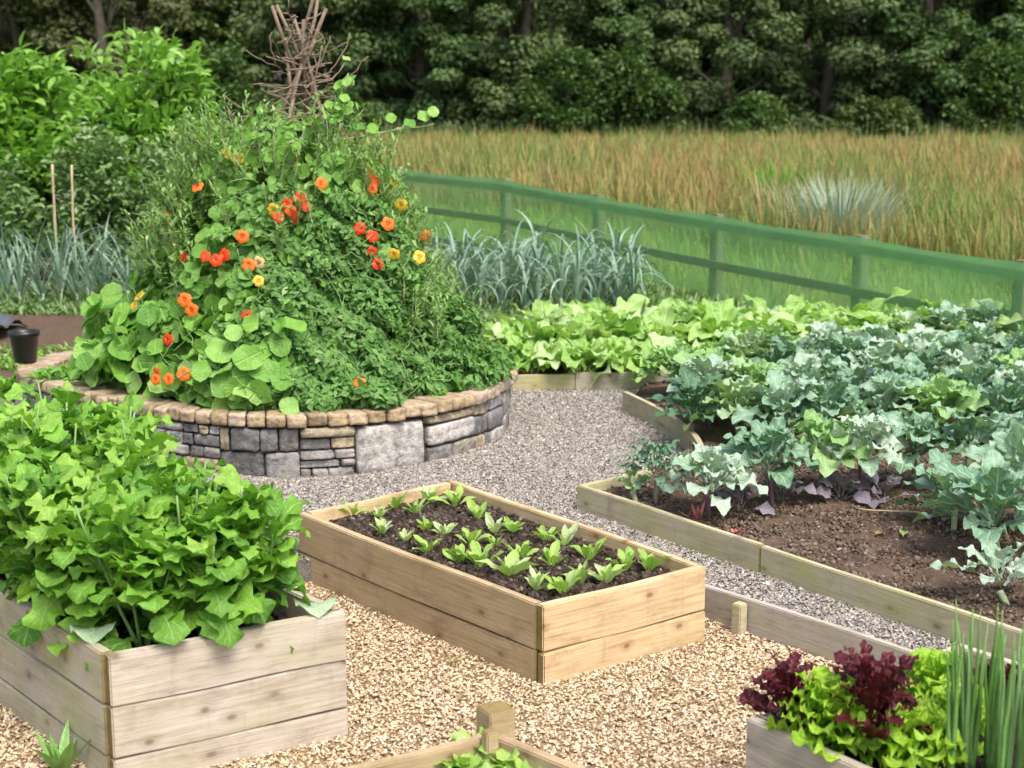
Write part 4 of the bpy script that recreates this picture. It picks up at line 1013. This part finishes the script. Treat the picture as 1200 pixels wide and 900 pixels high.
# small plants on the planter rim
for (px, py, m_, s_, lb) in ((318,455,'leek',.9,'silvery cabbage seedling on the planter rim, left of the middle'),(350,468,'kale',.7,'small dark cabbage seedling at the middle of the planter rim'),(392,480,'leek',.8,'blue-green cabbage seedling hanging over the planter rim'),(160,452,'nast',.9,'low leafy weed on the planter rim beside the black pot')):
    p = at(px, py, ZT-.03); d_ = p[:2]-PC; rr = np.linalg.norm(d_)
    rf_ = float(Rf(math.atan2(d_[1],d_[0])))
    p[:2] = PC+d_/rr*min(rr, rf_-.1)
    mb = MB(); rosette(mb, p, 16, .15*s_, .07*s_, 'oval', (.3,1.3), (.4,1.4), 8, 4, .2, .12, 3, .25, rs=.01, zs=.08, rnd=.8)
    tag(single('cabbage_seedling', mb, LF['brassica'] if m_ == 'leek' else LF[m_], tuple(p)), lb, 'seedling', 'seedlings on the planter rim')
mb = MB(); p = np.array([-2.62,8.08,ZT-.02])
for q in range(16):
    c_ = p+np.array([random.uniform(-.0,.35),random.uniform(-.25,.1),0]); rosette(mb, c_, 7, .13, .05, 'oval', (.4,1.3), (.5,1.3), 6, 2, .2, .1, 3, .2, rnd=.4)
tag(single('low_herb', mb, LF['nast'], tuple(p)), 'low leafy herb spilling over the left end of the planter', 'herb')
mb = MB(); p = np.array([-3.05,8.25,.2])
for q in range(14):
    c_ = p+np.array([random.uniform(-.15,.15),random.uniform(-.2,.2),random.uniform(0,.12)]); rosette(mb, c_, 7, .17, .06, 'oval', (.4,1.3), (.5,1.3), 6, 2, .2, .1, 3, .2, rnd=.4)
tag(single('leafy_bush', mb, LF['shrub'], tuple(p)), 'small green bush at the picture edge just left of the black pot', 'plant')

# bits of leaf and straw blown onto the gravel
P = np.concatenate([randpoly(ynear, 70), randpoly(gpoly, 60)]); n_ = len(P); mb = MB()
zz = np.where(inpoly(P, ynear), .016, .112)
keep = ~(inpoly(P, inset(beds_fp[0],-.03)) | inpoly(P, inset(beds_fp[1],-.03))); P, zz = P[keep], zz[keep]; n_ = len(P)
leaves(mb, np.column_stack([P, zz]), rng.random(n_)*6.28, .1, rng.uniform(.015,.05,n_), rng.uniform(.004,.018,n_), rng.uniform(0,.5,n_), 'lance', 4, 2, .2, 0, 1, .1)
tag(mb.build('leaf_litter', LF['field']), 'small dry leaf scraps and straw scattered over the gravel paths', 'leaf litter', kind='stuff')
# black pot + sheet -------------------------------------------------------------------
pp_ = at(30,424,ZT+.003)
pot = empty('plant_pot', tuple(pp_))
mb = MB(); k = 28; a = np.arange(k)/k*2*PI
prof = [(.0,.004),(.060,.0),(.064,.004),(.082,.155),(.090,.158),(.090,.185),(.084,.185),(.078,.160),(.060,.02)]
V = np.concatenate([np.column_stack([pp_[0]+r*np.cos(a), pp_[1]+r*np.sin(a), np.full(k,pp_[2]+z)]) for r, z in prof])
q = [[i*k+j,i*k+(j+1)%k,(i+1)*k+(j+1)%k,(i+1)*k+j] for i in range(len(prof)-1) for j in range(k)]
mb.add(V, q); mb.build('pot_body', M['black_plastic'], pot)
mb = MB(); r2 = .079; V = np.concatenate([[[pp_[0],pp_[1],pp_[2]+.15]], np.column_stack([pp_[0]+r2*np.cos(a), pp_[1]+r2*np.sin(a), pp_[2]+.145+.006*rng.random(k)])])
mb.add(V, [[0,1+j,1+(j+1)%k] for j in range(k)]); mb.build('compost', M['soil'], pot)
tag(pot, 'black plastic plant pot standing on the left end of the planter', 'plant pot')
mb = MB(); p = np.array([-4.15,11.,.22]); n_ = 16
gx, gy = np.meshgrid(np.linspace(-.45,.35,n_), np.linspace(-.3,.3,n_), indexing='ij')
gz = .05+.035*np.sin(gx*9+gy*4)+.03*np.sin(gy*13+1)+.02*rng.random(gx.shape)
b = (np.arange(n_-1)[:,None]*n_+np.arange(n_-1)[None]).reshape(-1)
mb.add(np.stack([p[0]+gx,p[1]+gy,p[2]+gz],-1), np.stack([b,b+n_,b+n_+1,b+1],-1))
o = single('plastic_sheet', mb, plain('dark_sheet', (.05,.055,.07), .4, (.10,.11,.13), 8, .3), tuple(p)); sm = o.modifiers.new('thickness','SOLIDIFY'); sm.thickness = .003
tag(o, 'crumpled dark plastic sheet lying on the soil behind the black pot', 'sheet')
for x_, lb in ((-4.02,'left of the two pale canes standing among the leeks'),(-3.86,'right of the two pale canes standing among the leeks')):
    mb = MB(); p = np.array([x_-.0,12.8,.28]); tube(mb, wob(p, p+np.array([.03,0,1.15]), 10, .004), .011, 7)
    tag(single('garden_cane', mb, M['stick_pale'], tuple(p)), lb, 'cane', 'canes by the leeks')

# ================================================================== SHRUBS
def shrub(cx, cy, zb, rx, ry, ht, n, mat, size, label, name='shrub', aspect=2.2, nc=60, up=.5, group='shrubs behind the leeks', leafk=True, shell=.55):
    r = empty(name, (cx,cy,zb)); mb = MB()
    th = rng.random(nc)*2*PI; cz = rng.random(nc)**.7; rad = (shell+(1-shell)*rng.random(nc))*np.sqrt(np.clip(1-(cz*.98)**2.2,0.02,1))
    CC = np.column_stack([cx+rx*rad*np.cos(th), cy+ry*rad*np.sin(th), zb+.06*ht+ht*.9*cz*(1+.10*rng.normal(size=nc)+.14*np.sin(th*3+cx)+.08*np.sin(th*7))])
    ci = rng.integers(0,nc,n); sg = rng.normal(size=(n,3)); sg /= np.linalg.norm(sg,axis=1,keepdims=True)
    cs = .30*(rx*ry*ht)**(1/3)
    P = CC[ci]+sg*cs*(rng.random((n,1))**.5)*np.array([1,1,.8])
    P[:,2] = np.maximum(P[:,2], zb+.02)
    out = P-np.array([cx,cy,zb+.3*ht])
    az = np.arctan2(out[:,1],out[:,0])+rng.normal(size=n)*.9
    tone = np.clip(.5+.22*rng.normal(size=n)+.18*np.sin(ci*2.3)[...],0,1)
    leaves(mb, P, az, up+rng.normal(size=n)*.5, size*rng.uniform(.7,1.3,n), size/aspect*rng.uniform(.7,1.3,n), rng.uniform(.3,1.5,n), 'lance', 4, 2, .3, 0, 2, .1, rng.normal(size=n)*.5, tone)
    mb.build('foliage', LF[mat], r)
    sb = MB()
    for q in range(9):
        i_ = random.randrange(nc); b0 = np.array([cx+random.uniform(-.12,.12)*rx*2, cy+random.uniform(-.1,.1), zb-.05]); tube(sb, wob(b0, CC[i_], 8, .02), np.linspace(.016,.005,8), 5)
    sb.build('stems', M['bark'], r)
    tag(r, label, 'shrub', group); return r
shrub(-3.55,14.3,.36,.80,.7,1.95,6500,'shrub',.14,'tall bright green shrub behind the leeks, just left of the mound', nc=90)
shrub(-5.0,14.6,.38,.85,.7,1.72,6500,'shrub',.14,'bright green shrub at the left picture edge behind the leeks', nc=90)
shrub(-4.35,15.4,.40,.8,.6,1.6,3200,'shrub',.14,'green shrub in the gap between the two tall bright ones', nc=70)
shrub(-3.0,13.2,.28,.55,.45,1.15,4200,'shrub_grey',.08,'mixed grey-green bush right against the left side of the mound', nc=70)
shrub(-3.85,13.5,.30,.5,.4,1.2,3600,'shrub_grey',.08,'dull green leggy bush behind the two pale canes', nc=60)
shrub(-4.7,13.2,.28,.5,.4,1.0,3600,'shrub_grey',.09,'dull green bush behind the left end of the leeks', nc=60)
shrub(-5.35,12.9,.28,.5,.4,1.15,3000,'shrub_grey',.09,'grey-green bush at the left picture edge', nc=60)
shrub(-4.45,11.75,.22,.25,.2,.36,900,'shrub_grey',.08,'low pale weed patch left of the upright leeks', nc=20)
shrub(-2.6,11.6,.22,.55,.35,.8,2600,'shrub_grey',.07,'small leafy bush between the upright leeks and the mound', nc=40)
shrub(-.75,11.0,.2,.3,.3,.55,1800,'pea',.06,'small dull green bush showing at the right foot of the mound', nc=30)

# ================================================================== FENCE
fence = empty('fence', (1.72,12.2,.2)); 
def fz(y): return float(ground_z(y))
seg_d = []
for k, (x, y) in enumerate(FENCE):
    t = FP[min(k+1,len(FP)-1)]-FP[max(k-1,0)]
    z = fz(y); post_box('post', fence, (x,y), t, .085, z-.1, z+.80, M['wood_fence'])
for k in range(len(FENCE)-1):
    a_, b_ = FP[k], FP[k+1]; d_ = unit(b_-a_); nn_ = np.array([-d_[1], d_[0]]); nn_ = nn_ if nn_[1] < 0 or nn_[0] < 0 else -nn_
    for (zo, hh) in ((.675,.07),(.345,.07),(.0,.10)):
        z0, z1 = fz(a_[1])+zo, fz(b_[1])+zo
        mb = MB(); off = nn_*.047; th = nn_*.025
        A0 = np.array([*(a_+off),z0]); B0 = np.array([*(b_+off),z1]); T = np.array([*th,0]); U = np.array([0,0,hh])
        A0 = A0+np.array([*d_,0])*.002; B0 = B0-np.array([*d_,0])*.002
        mb.add([A0,B0,B0+T,A0+T,A0+U,B0+U,B0+T+U,A0+T+U], [[0,1,5,4],[1,2,6,5],[2,3,7,6],[3,0,4,7],[4,5,6,7],[3,2,1,0]])
        mb.build('rail', M['wood_fence'], fence, smooth=False)
def net_mat():
    m, nt, out = newmat('green_netting'); tc = N(nt,'UVMap')
    sx = N(nt,'SeparateXYZ'); L(nt, tc.outputs[0], sx.inputs[0])
    g = noise(nt, 3., 4, .6, tc.outputs[0])
    fold = mrange(nt, g, .3, .72, .40, .66)
    topb = mrange(nt, sx.outputs[1], .78, .86, 0., .35)
    fac = math_(nt,'ADD', fold, topb, True)
    d = N(nt,'BsdfDiffuse'); d.inputs[0].default_value=(.22,.48,.20,1); tl = N(nt,'BsdfTranslucent'); tl.inputs[0].default_value=(.28,.56,.22,1)
    m2 = N(nt,'MixShader'); m2.inputs[0].default_value=.4; L(nt,d.outputs[0],m2.inputs[1]); L(nt,tl.outputs[0],m2.inputs[2])
    tr = N(nt,'BsdfTransparent'); ms = N(nt,'MixShader'); L(nt,fac,ms.inputs[0]); L(nt,tr.outputs[0],ms.inputs[1]); L(nt,m2.outputs[0],ms.inputs[2]); L(nt,ms.outputs[0],out.inputs[0]); return m
mb = MB(); V=[]; UV=[]; nseg=0
tt = np.linspace(0,len(FP)-1,(len(FP)-1)*12+1); cx_ = np.interp(tt,range(len(FP)),FP[:,0]); cy_ = np.interp(tt,range(len(FP)),FP[:,1])
tg = np.column_stack([np.gradient(cx_),np.gradient(cy_)]); tg/=np.linalg.norm(tg,axis=1,keepdims=True); nn = np.column_stack([-tg[:,1],tg[:,0]]); nn = np.where((nn[:,1:]<0)|((nn[:,:1]<0)), nn, -nn)
hs = np.array([0.02,.2,.4,.6,.72,.79]); 
for a_ in range(len(tt)):
    for b_, h_ in enumerate(hs):
        sag = (-.015*abs(math.sin(tt[a_]*PI)) if b_==5 else 0); o_ = .076+.008*rng.random()
        V.append([cx_[a_]+nn[a_,0]*o_, cy_[a_]+nn[a_,1]*o_, fz(cy_[a_])+h_+sag+(.008*rng.random() if b_==5 else 0)]); UV.append([tt[a_]*1.6, h_/.8])
k=6; b = (np.arange(len(tt)-1)[:,None]*k+np.arange(k-1)[None]).reshape(-1)
mb.add(V, np.stack([b,b+k,b+k+1,b+1],-1), 0, np.array(UV)); mb.build('netting', net_mat(), fence)
tag(fence, 'low post and rail fence hung with green netting between plot and field', 'fence')

# ================================================================== GRASS
def side_of_fence(P):
    """signed distance beyond the fence (positive = field side), by y offset along the line"""
    fy = np.interp(P[:,0], FP[:,0], FP[:,1]); return (P[:,1]-fy)*.62
def blades(P, h, w, mat, name, label, lean=(.0,.5), rnd=None, el0=1.35, nu=3):
    n = len(P); mb = MB()
    leaves(mb, P, rng.random(n)*6.28, el0+rng.normal(size=n)*.14, h, w, rng.uniform(*lean,n), 'blade', nu, 1, 0, 0, 1, 0, 0, rnd, 0, .1, 1.6)
    return tag(mb.build(name, mat), label, 'grass', kind='stuff')
P = np.column_stack([rng.uniform(-7,10,90000), rng.uniform(6,25,90000)]); s_ = side_of_fence(P); P = P[((s_>-.12)|((s_>-1.05)&(P[:,1]>10.75)&(P[:,0]>.2)&(P[:,0]<2.25)))&(s_<3.4)&(np.abs(P[:,0])<P[:,1]*.42+.5)][:52000]
blades(np.column_stack([P, ground_z(P[:,1])]), rng.uniform(.10,.24,len(P)), .012, LF['grass'], 'grass', 'fresh green grass just beyond the netted fence', (.2,1.2))
def patch(P):
    x, y = P[:,0], P[:,1]; v = 0
    for k_, a_ in ((.6,.35),(1.3,.3),(2.9,.2),(6.1,.15)): v = v+a_*np.sin(x*k_+2*np.sin(y*k_*.45+k_))*np.sin(y*k_*.6+1.6*np.sin(x*k_*.7+k_*3))
    return np.clip(.5+.75*v,0,1)
n1 = 150000
yy = 9+33.5*rng.random(n1)**1.15; P = np.column_stack([rng.uniform(-1,1,n1)*(yy*.40+1.5), yy]); s_ = side_of_fence(P)
P = P[(s_>2.6+.5*np.sin(P[:,0]*2.))]; nc_ = len(P)//22; cc_ = P[:nc_]; ci_ = rng.integers(0,nc_,len(P)); m__ = rng.random(len(P)) < .62; sp_ = .05+.006*cc_[ci_,1]; P = np.where(m__[:,None], cc_[ci_]+rng.normal(size=P.shape)*sp_[:,None], P); ch_ = np.where(m__, rng.random(nc_)[ci_], .4); ct_ = np.where(m__, rng.normal(size=nc_)[ci_], 0); pt = patch(P)
dist = P[:,1]
blades(np.column_stack([P, ground_z(P[:,1])]), (.24+.26*patch(P*1.7+9)+.34*ch_)*rng.uniform(.6,1.2,len(P)), .010+.0006*dist, LF['field'], 'grass', 'tall rust and straw coloured meadow grass in the field', (.1,1.1), np.clip(.14+.50*pt+.17*rng.normal(size=len(P))+.17*ct_,0,1))
# pale tussock and reedy clump
for (px, py, d_, n_, h_, m_, lb) in ((985,245,15.2,420,.70,'leek','pale silvery green grass tussock standing up in the field'),(915,215,20,260,.6,'grass','small green reedy tuft in the field left of the pale tussock')):
    q = ray(px,py,d_); z = fz(q[1]); P = np.column_stack([q[0]+.28*rng.normal(size=n_), q[1]+.25*rng.normal(size=n_), np.full(n_,z)])
    mb = MB(); az = np.arctan2(P[:,1]-q[1],P[:,0]-q[0])
    leaves(mb, P+np.array([0,0,.12]), az, 1.2, h_*rng.uniform(.7,1.2,n_), .014, rng.uniform(.1,1.,n_), 'blade', 5, 1, 0, 0, 1, 0, 0, (.86+.14*rng.random(n_)) if m_ == 'leek' else .3*rng.random(n_), 0, .1, 1.5)
    tag(single('grass_tussock', mb, LF[m_], (q[0],q[1],z)), lb, 'grass tussock')
def cover(name, polyq, n, mat, zf, label, sz=(.05,.12)):
    P = randpoly(polyq, n); mb = MB(); z = zf(P[:,1])
    leaves(mb, np.column_stack([P, z]), rng.random(n)*6.28, rng.uniform(.4,1.5,n), rng.uniform(*sz,n), rng.uniform(.015,.035,n), rng.uniform(.4,1.8,n), 'lance', 4, 2, .2, 0, 1, .1)
    return tag(mb.build(name, LF[mat]), label, 'weeds', kind='stuff')
cover('weeds', [(-4.9,10.9),(-4.1,11.7),(-3.1,11.6),(-2.3,10.6),(-2.4,13.),(-5.3,12.9)], 9000, 'shrub_grey', lambda y: ground_z(y)+.03, 'mixed low weeds covering the soil round the upright leeks')
cover('weeds', [(-4.6,9.5),(-3.3,9.7),(-2.5,9.9),(-2.5,10.6),(-3.6,10.4),(-4.6,10.4)], 1300, 'shrub', lambda y: ground_z(y)+.03, 'scattered green weeds on the soil behind the black pot', (.04,.09))
cover('weeds', [(-.7,10.7),(2.2,10.7),(2.2,11.2),(1.5,12.3),(.8,13.3),(-.1,14.3),(-.6,13.8)], 14000, 'shrub_grey', lambda y: plot_z(0*y,y), 'low weeds among the arching leeks behind the chard', (.06,.16))
# dark nettles line under the trees
P = np.column_stack([rng.uniform(-20,20,16000), 40.2+2.8*rng.random(16000)**.6])
blades(np.column_stack([P, ground_z(P[:,1])]), rng.uniform(.3,1.0,len(P)), .06, LF['tree_dark'], 'undergrowth', 'dark green nettles and undergrowth along the foot of the trees', (.2,1.2))

# ================================================================== TREES
def tree(x, y, h, rx, mat, label, n=34000, low=.15, size=.105, trunk=.22, group='trees beyond the field', seed=0, nc=70, vis=6.):
    z0 = fz(y); r = empty('tree', (x,y,z0)); sb = MB()
    tube(sb, wob((x,y,z0-.2),(x+random.uniform(-.5,.5),y,z0+h*.85),14,.07), np.linspace(trunk,trunk*.25,14), 8)
    nl = nc; th = rng.random(nl)*2*PI
    cz = np.where(rng.random(nl)<(.72 if h > 6 else .85), low+(vis-low)*rng.random(nl)/1., vis+(h-vis)*rng.random(nl)); cz = np.clip(cz, low, h)
    pr = np.interp(cz/h, [0,.15,.45,.8,1.], [.72,.9,1.,.7,.15]); rad = rx*pr*np.sqrt(rng.random(nl))
    CC = np.column_stack([x+rad*np.cos(th), y+rad*np.sin(th)*.8, z0+cz])
    for i_ in range(0, nl, 5):
        zb = z0+max(.4, cz[i_]*.55); tube(sb, wob((x,y,zb), CC[i_], 6, .06), np.linspace(trunk*.3,.015,6), 5)
    sb.build('trunk', M['bark'], r)
    mb = MB(); cs = rng.uniform(.45,1.0,nl)*rx*.36
    ci = rng.integers(0,nl,n); sg = rng.normal(size=(n,3)); sg /= np.linalg.norm(sg,axis=1,keepdims=True)
    P = CC[ci]+sg*(cs[ci]*rng.random(n)**.45)[:,None]*np.array([1,1,.62]); P[:,2] = np.maximum(P[:,2], z0+.05)
    tone = np.clip(.45+.25*np.sin(ci*1.7)+.2*rng.normal(size=n),0,1)
    quads(mb, P, sg*np.array([1,1,.6])+np.array([0,0,.7])+.5*rng.normal(size=(n,3)), size*rng.uniform(.6,1.3,n), 1.7, tone)
    mb.build('crown', LF[mat], r); r['label'] = label
    return r
def trow(lst, fmt, group):
    obs = [tree(*a[:5], '', **(a[5] if len(a) > 5 else {}), group=group) for a in lst]
    label_row(obs, fmt, 'tree', group)
trow([(-14.5,44,9,2.6,'tree_olive',dict(low=.6)),(-11.6,43,9.5,2.3,'tree_olive',dict(low=.8)),(-5.6,43.5,10,2.3,'tree_dark',dict(low=1.)),(-2.7,43.5,9.5,2.3,'tree_green',dict(low=.7)),(.4,43,10,2.2,'tree_dark',dict(low=.6)),
      (3.3,44,4.9,1.9,'tree_green',dict(vis=4.2)),(6.2,43,10,2.4,'tree_dark',dict(low=.2)),(9.2,43.5,9,2.2,'tree_dark',{}),(12.2,43,10,2.3,'tree_green',{}),(15.2,43.5,9,2.3,'tree_green',{}),(18.2,44,9,2.5,'tree_dark',{})],
     'dark tree at the near edge of the wood, {o}', 'trees at the near edge of the wood')
trow([(-17,49,11,3.2,'tree_olive'),(-12.8,50,11,3.,'tree_olive'),(-4,50,11,3.4,'tree_dark'),(-.3,50,11,2.7,'tree_dark'),(7.3,50.5,11,2.8,'tree_dark'),(9.9,50,11,3.1,'tree_dark'),(14.2,51,11,3.2,'tree_dark'),(18.8,50,11,3.2,'tree_olive')],
     'shadowy tree in the second line of the wood, {o}', 'trees in the second line of the wood')
for i_,x_ in enumerate((-22,-16.5,-11,-5.5,0,5.5,11,16.5,22)):
    shrub(x_,54,fz(54),3.4,1.4,5.,5200,'tree_dark',.42,'dark thicket closing the view behind the wood, '+(ORD[i_]+' from the left'),'thicket',1.5,70,.4,'thickets behind the wood',shell=.2)
for (x, y, rx, ht, m_, lb) in ((-8.3,42,1.6,2.6,'tree_green','dim green bush under the thin part of the tree line, behind the mound'),(-4.9,41.5,1.2,1.4,'tree_green','green bush at the foot of the trees just right of the wigwam'),(1.5,41.3,1.5,2.4,'tree_green','brighter green bush at the foot of the trees above the fence'),(3.4,41.6,1.3,2.7,'tree_green','leafy bush with lighter leaves below the gap of white sky'),
                        (6.8,41.0,1.0,1.2,'tree_green','small round green bush at the field edge right of the middle'),(13.6,41.5,1.5,2.8,'tree_green','green bush with light sprays near the right picture edge'),(10.4,41.5,1.4,1.1,'tree_dark','low dark bush at the field edge below the right-hand trees')):
    shrub(x, y, fz(y), rx, 1., ht, 5200, m_, .17, lb, 'bush', 1.7, 45, .4, 'bushes at the edge of the wood', shell=.3)

# ================================================================== CAMERA, LIGHT
cam = bpy.data.cameras.new('camera'); co = bpy.data.objects.new('camera', cam); C.objects.link(co)
cam.sensor_width = 36; cam.lens = F/1200*36; co.location = (0,0,H); co.rotation_euler = (PI/2-TH,0,0); cam.clip_end = 2000; cam.clip_start = .05
S.camera = co
cam.dof.use_dof = True; cam.dof.focus_distance = 5.4; cam.dof.aperture_fstop = 4.2
EL, AZ = math.radians(58), math.radians(150)   # azimuth clockwise from +Y
w = bpy.data.worlds.new('World'); S.world = w; w.use_nodes = True; nt = w.node_tree
bg = nt.nodes['Background']; sk = nt.nodes.new('ShaderNodeTexSky'); sk.sky_type = 'NISHITA'; sk.sun_disc = False
sk.sun_elevation = EL; sk.sun_rotation = AZ; sk.dust_density = 6; sk.air_density = 1.; sk.ozone_density = .6
nt.links.new(sk.outputs[0], bg.inputs[0]); bg.inputs[1].default_value = .15
sun = bpy.data.lights.new('sun','SUN'); so = bpy.data.objects.new('sun', sun); C.objects.link(so)
sun.energy = 1.45; sun.angle = math.radians(24); sun.color = (1,.955,.88)
dirv = Vector((math.sin(AZ)*math.cos(EL), math.cos(AZ)*math.cos(EL), math.sin(EL)))
so.rotation_euler = dirv.to_track_quat('Z','Y').to_euler(); so.location = (3,-3,8)
S.view_settings.view_transform = 'Standard'; S.view_settings.look = 'None'; S.view_settings.exposure = .92; S.view_settings.gamma = 1
S.render.resolution_x = 1024; S.render.resolution_y = 768
S.render.engine = 'CYCLES'; S.cycles.max_bounces = 6; S.cycles.transparent_max_bounces = 8; S.cycles.use_denoising = True
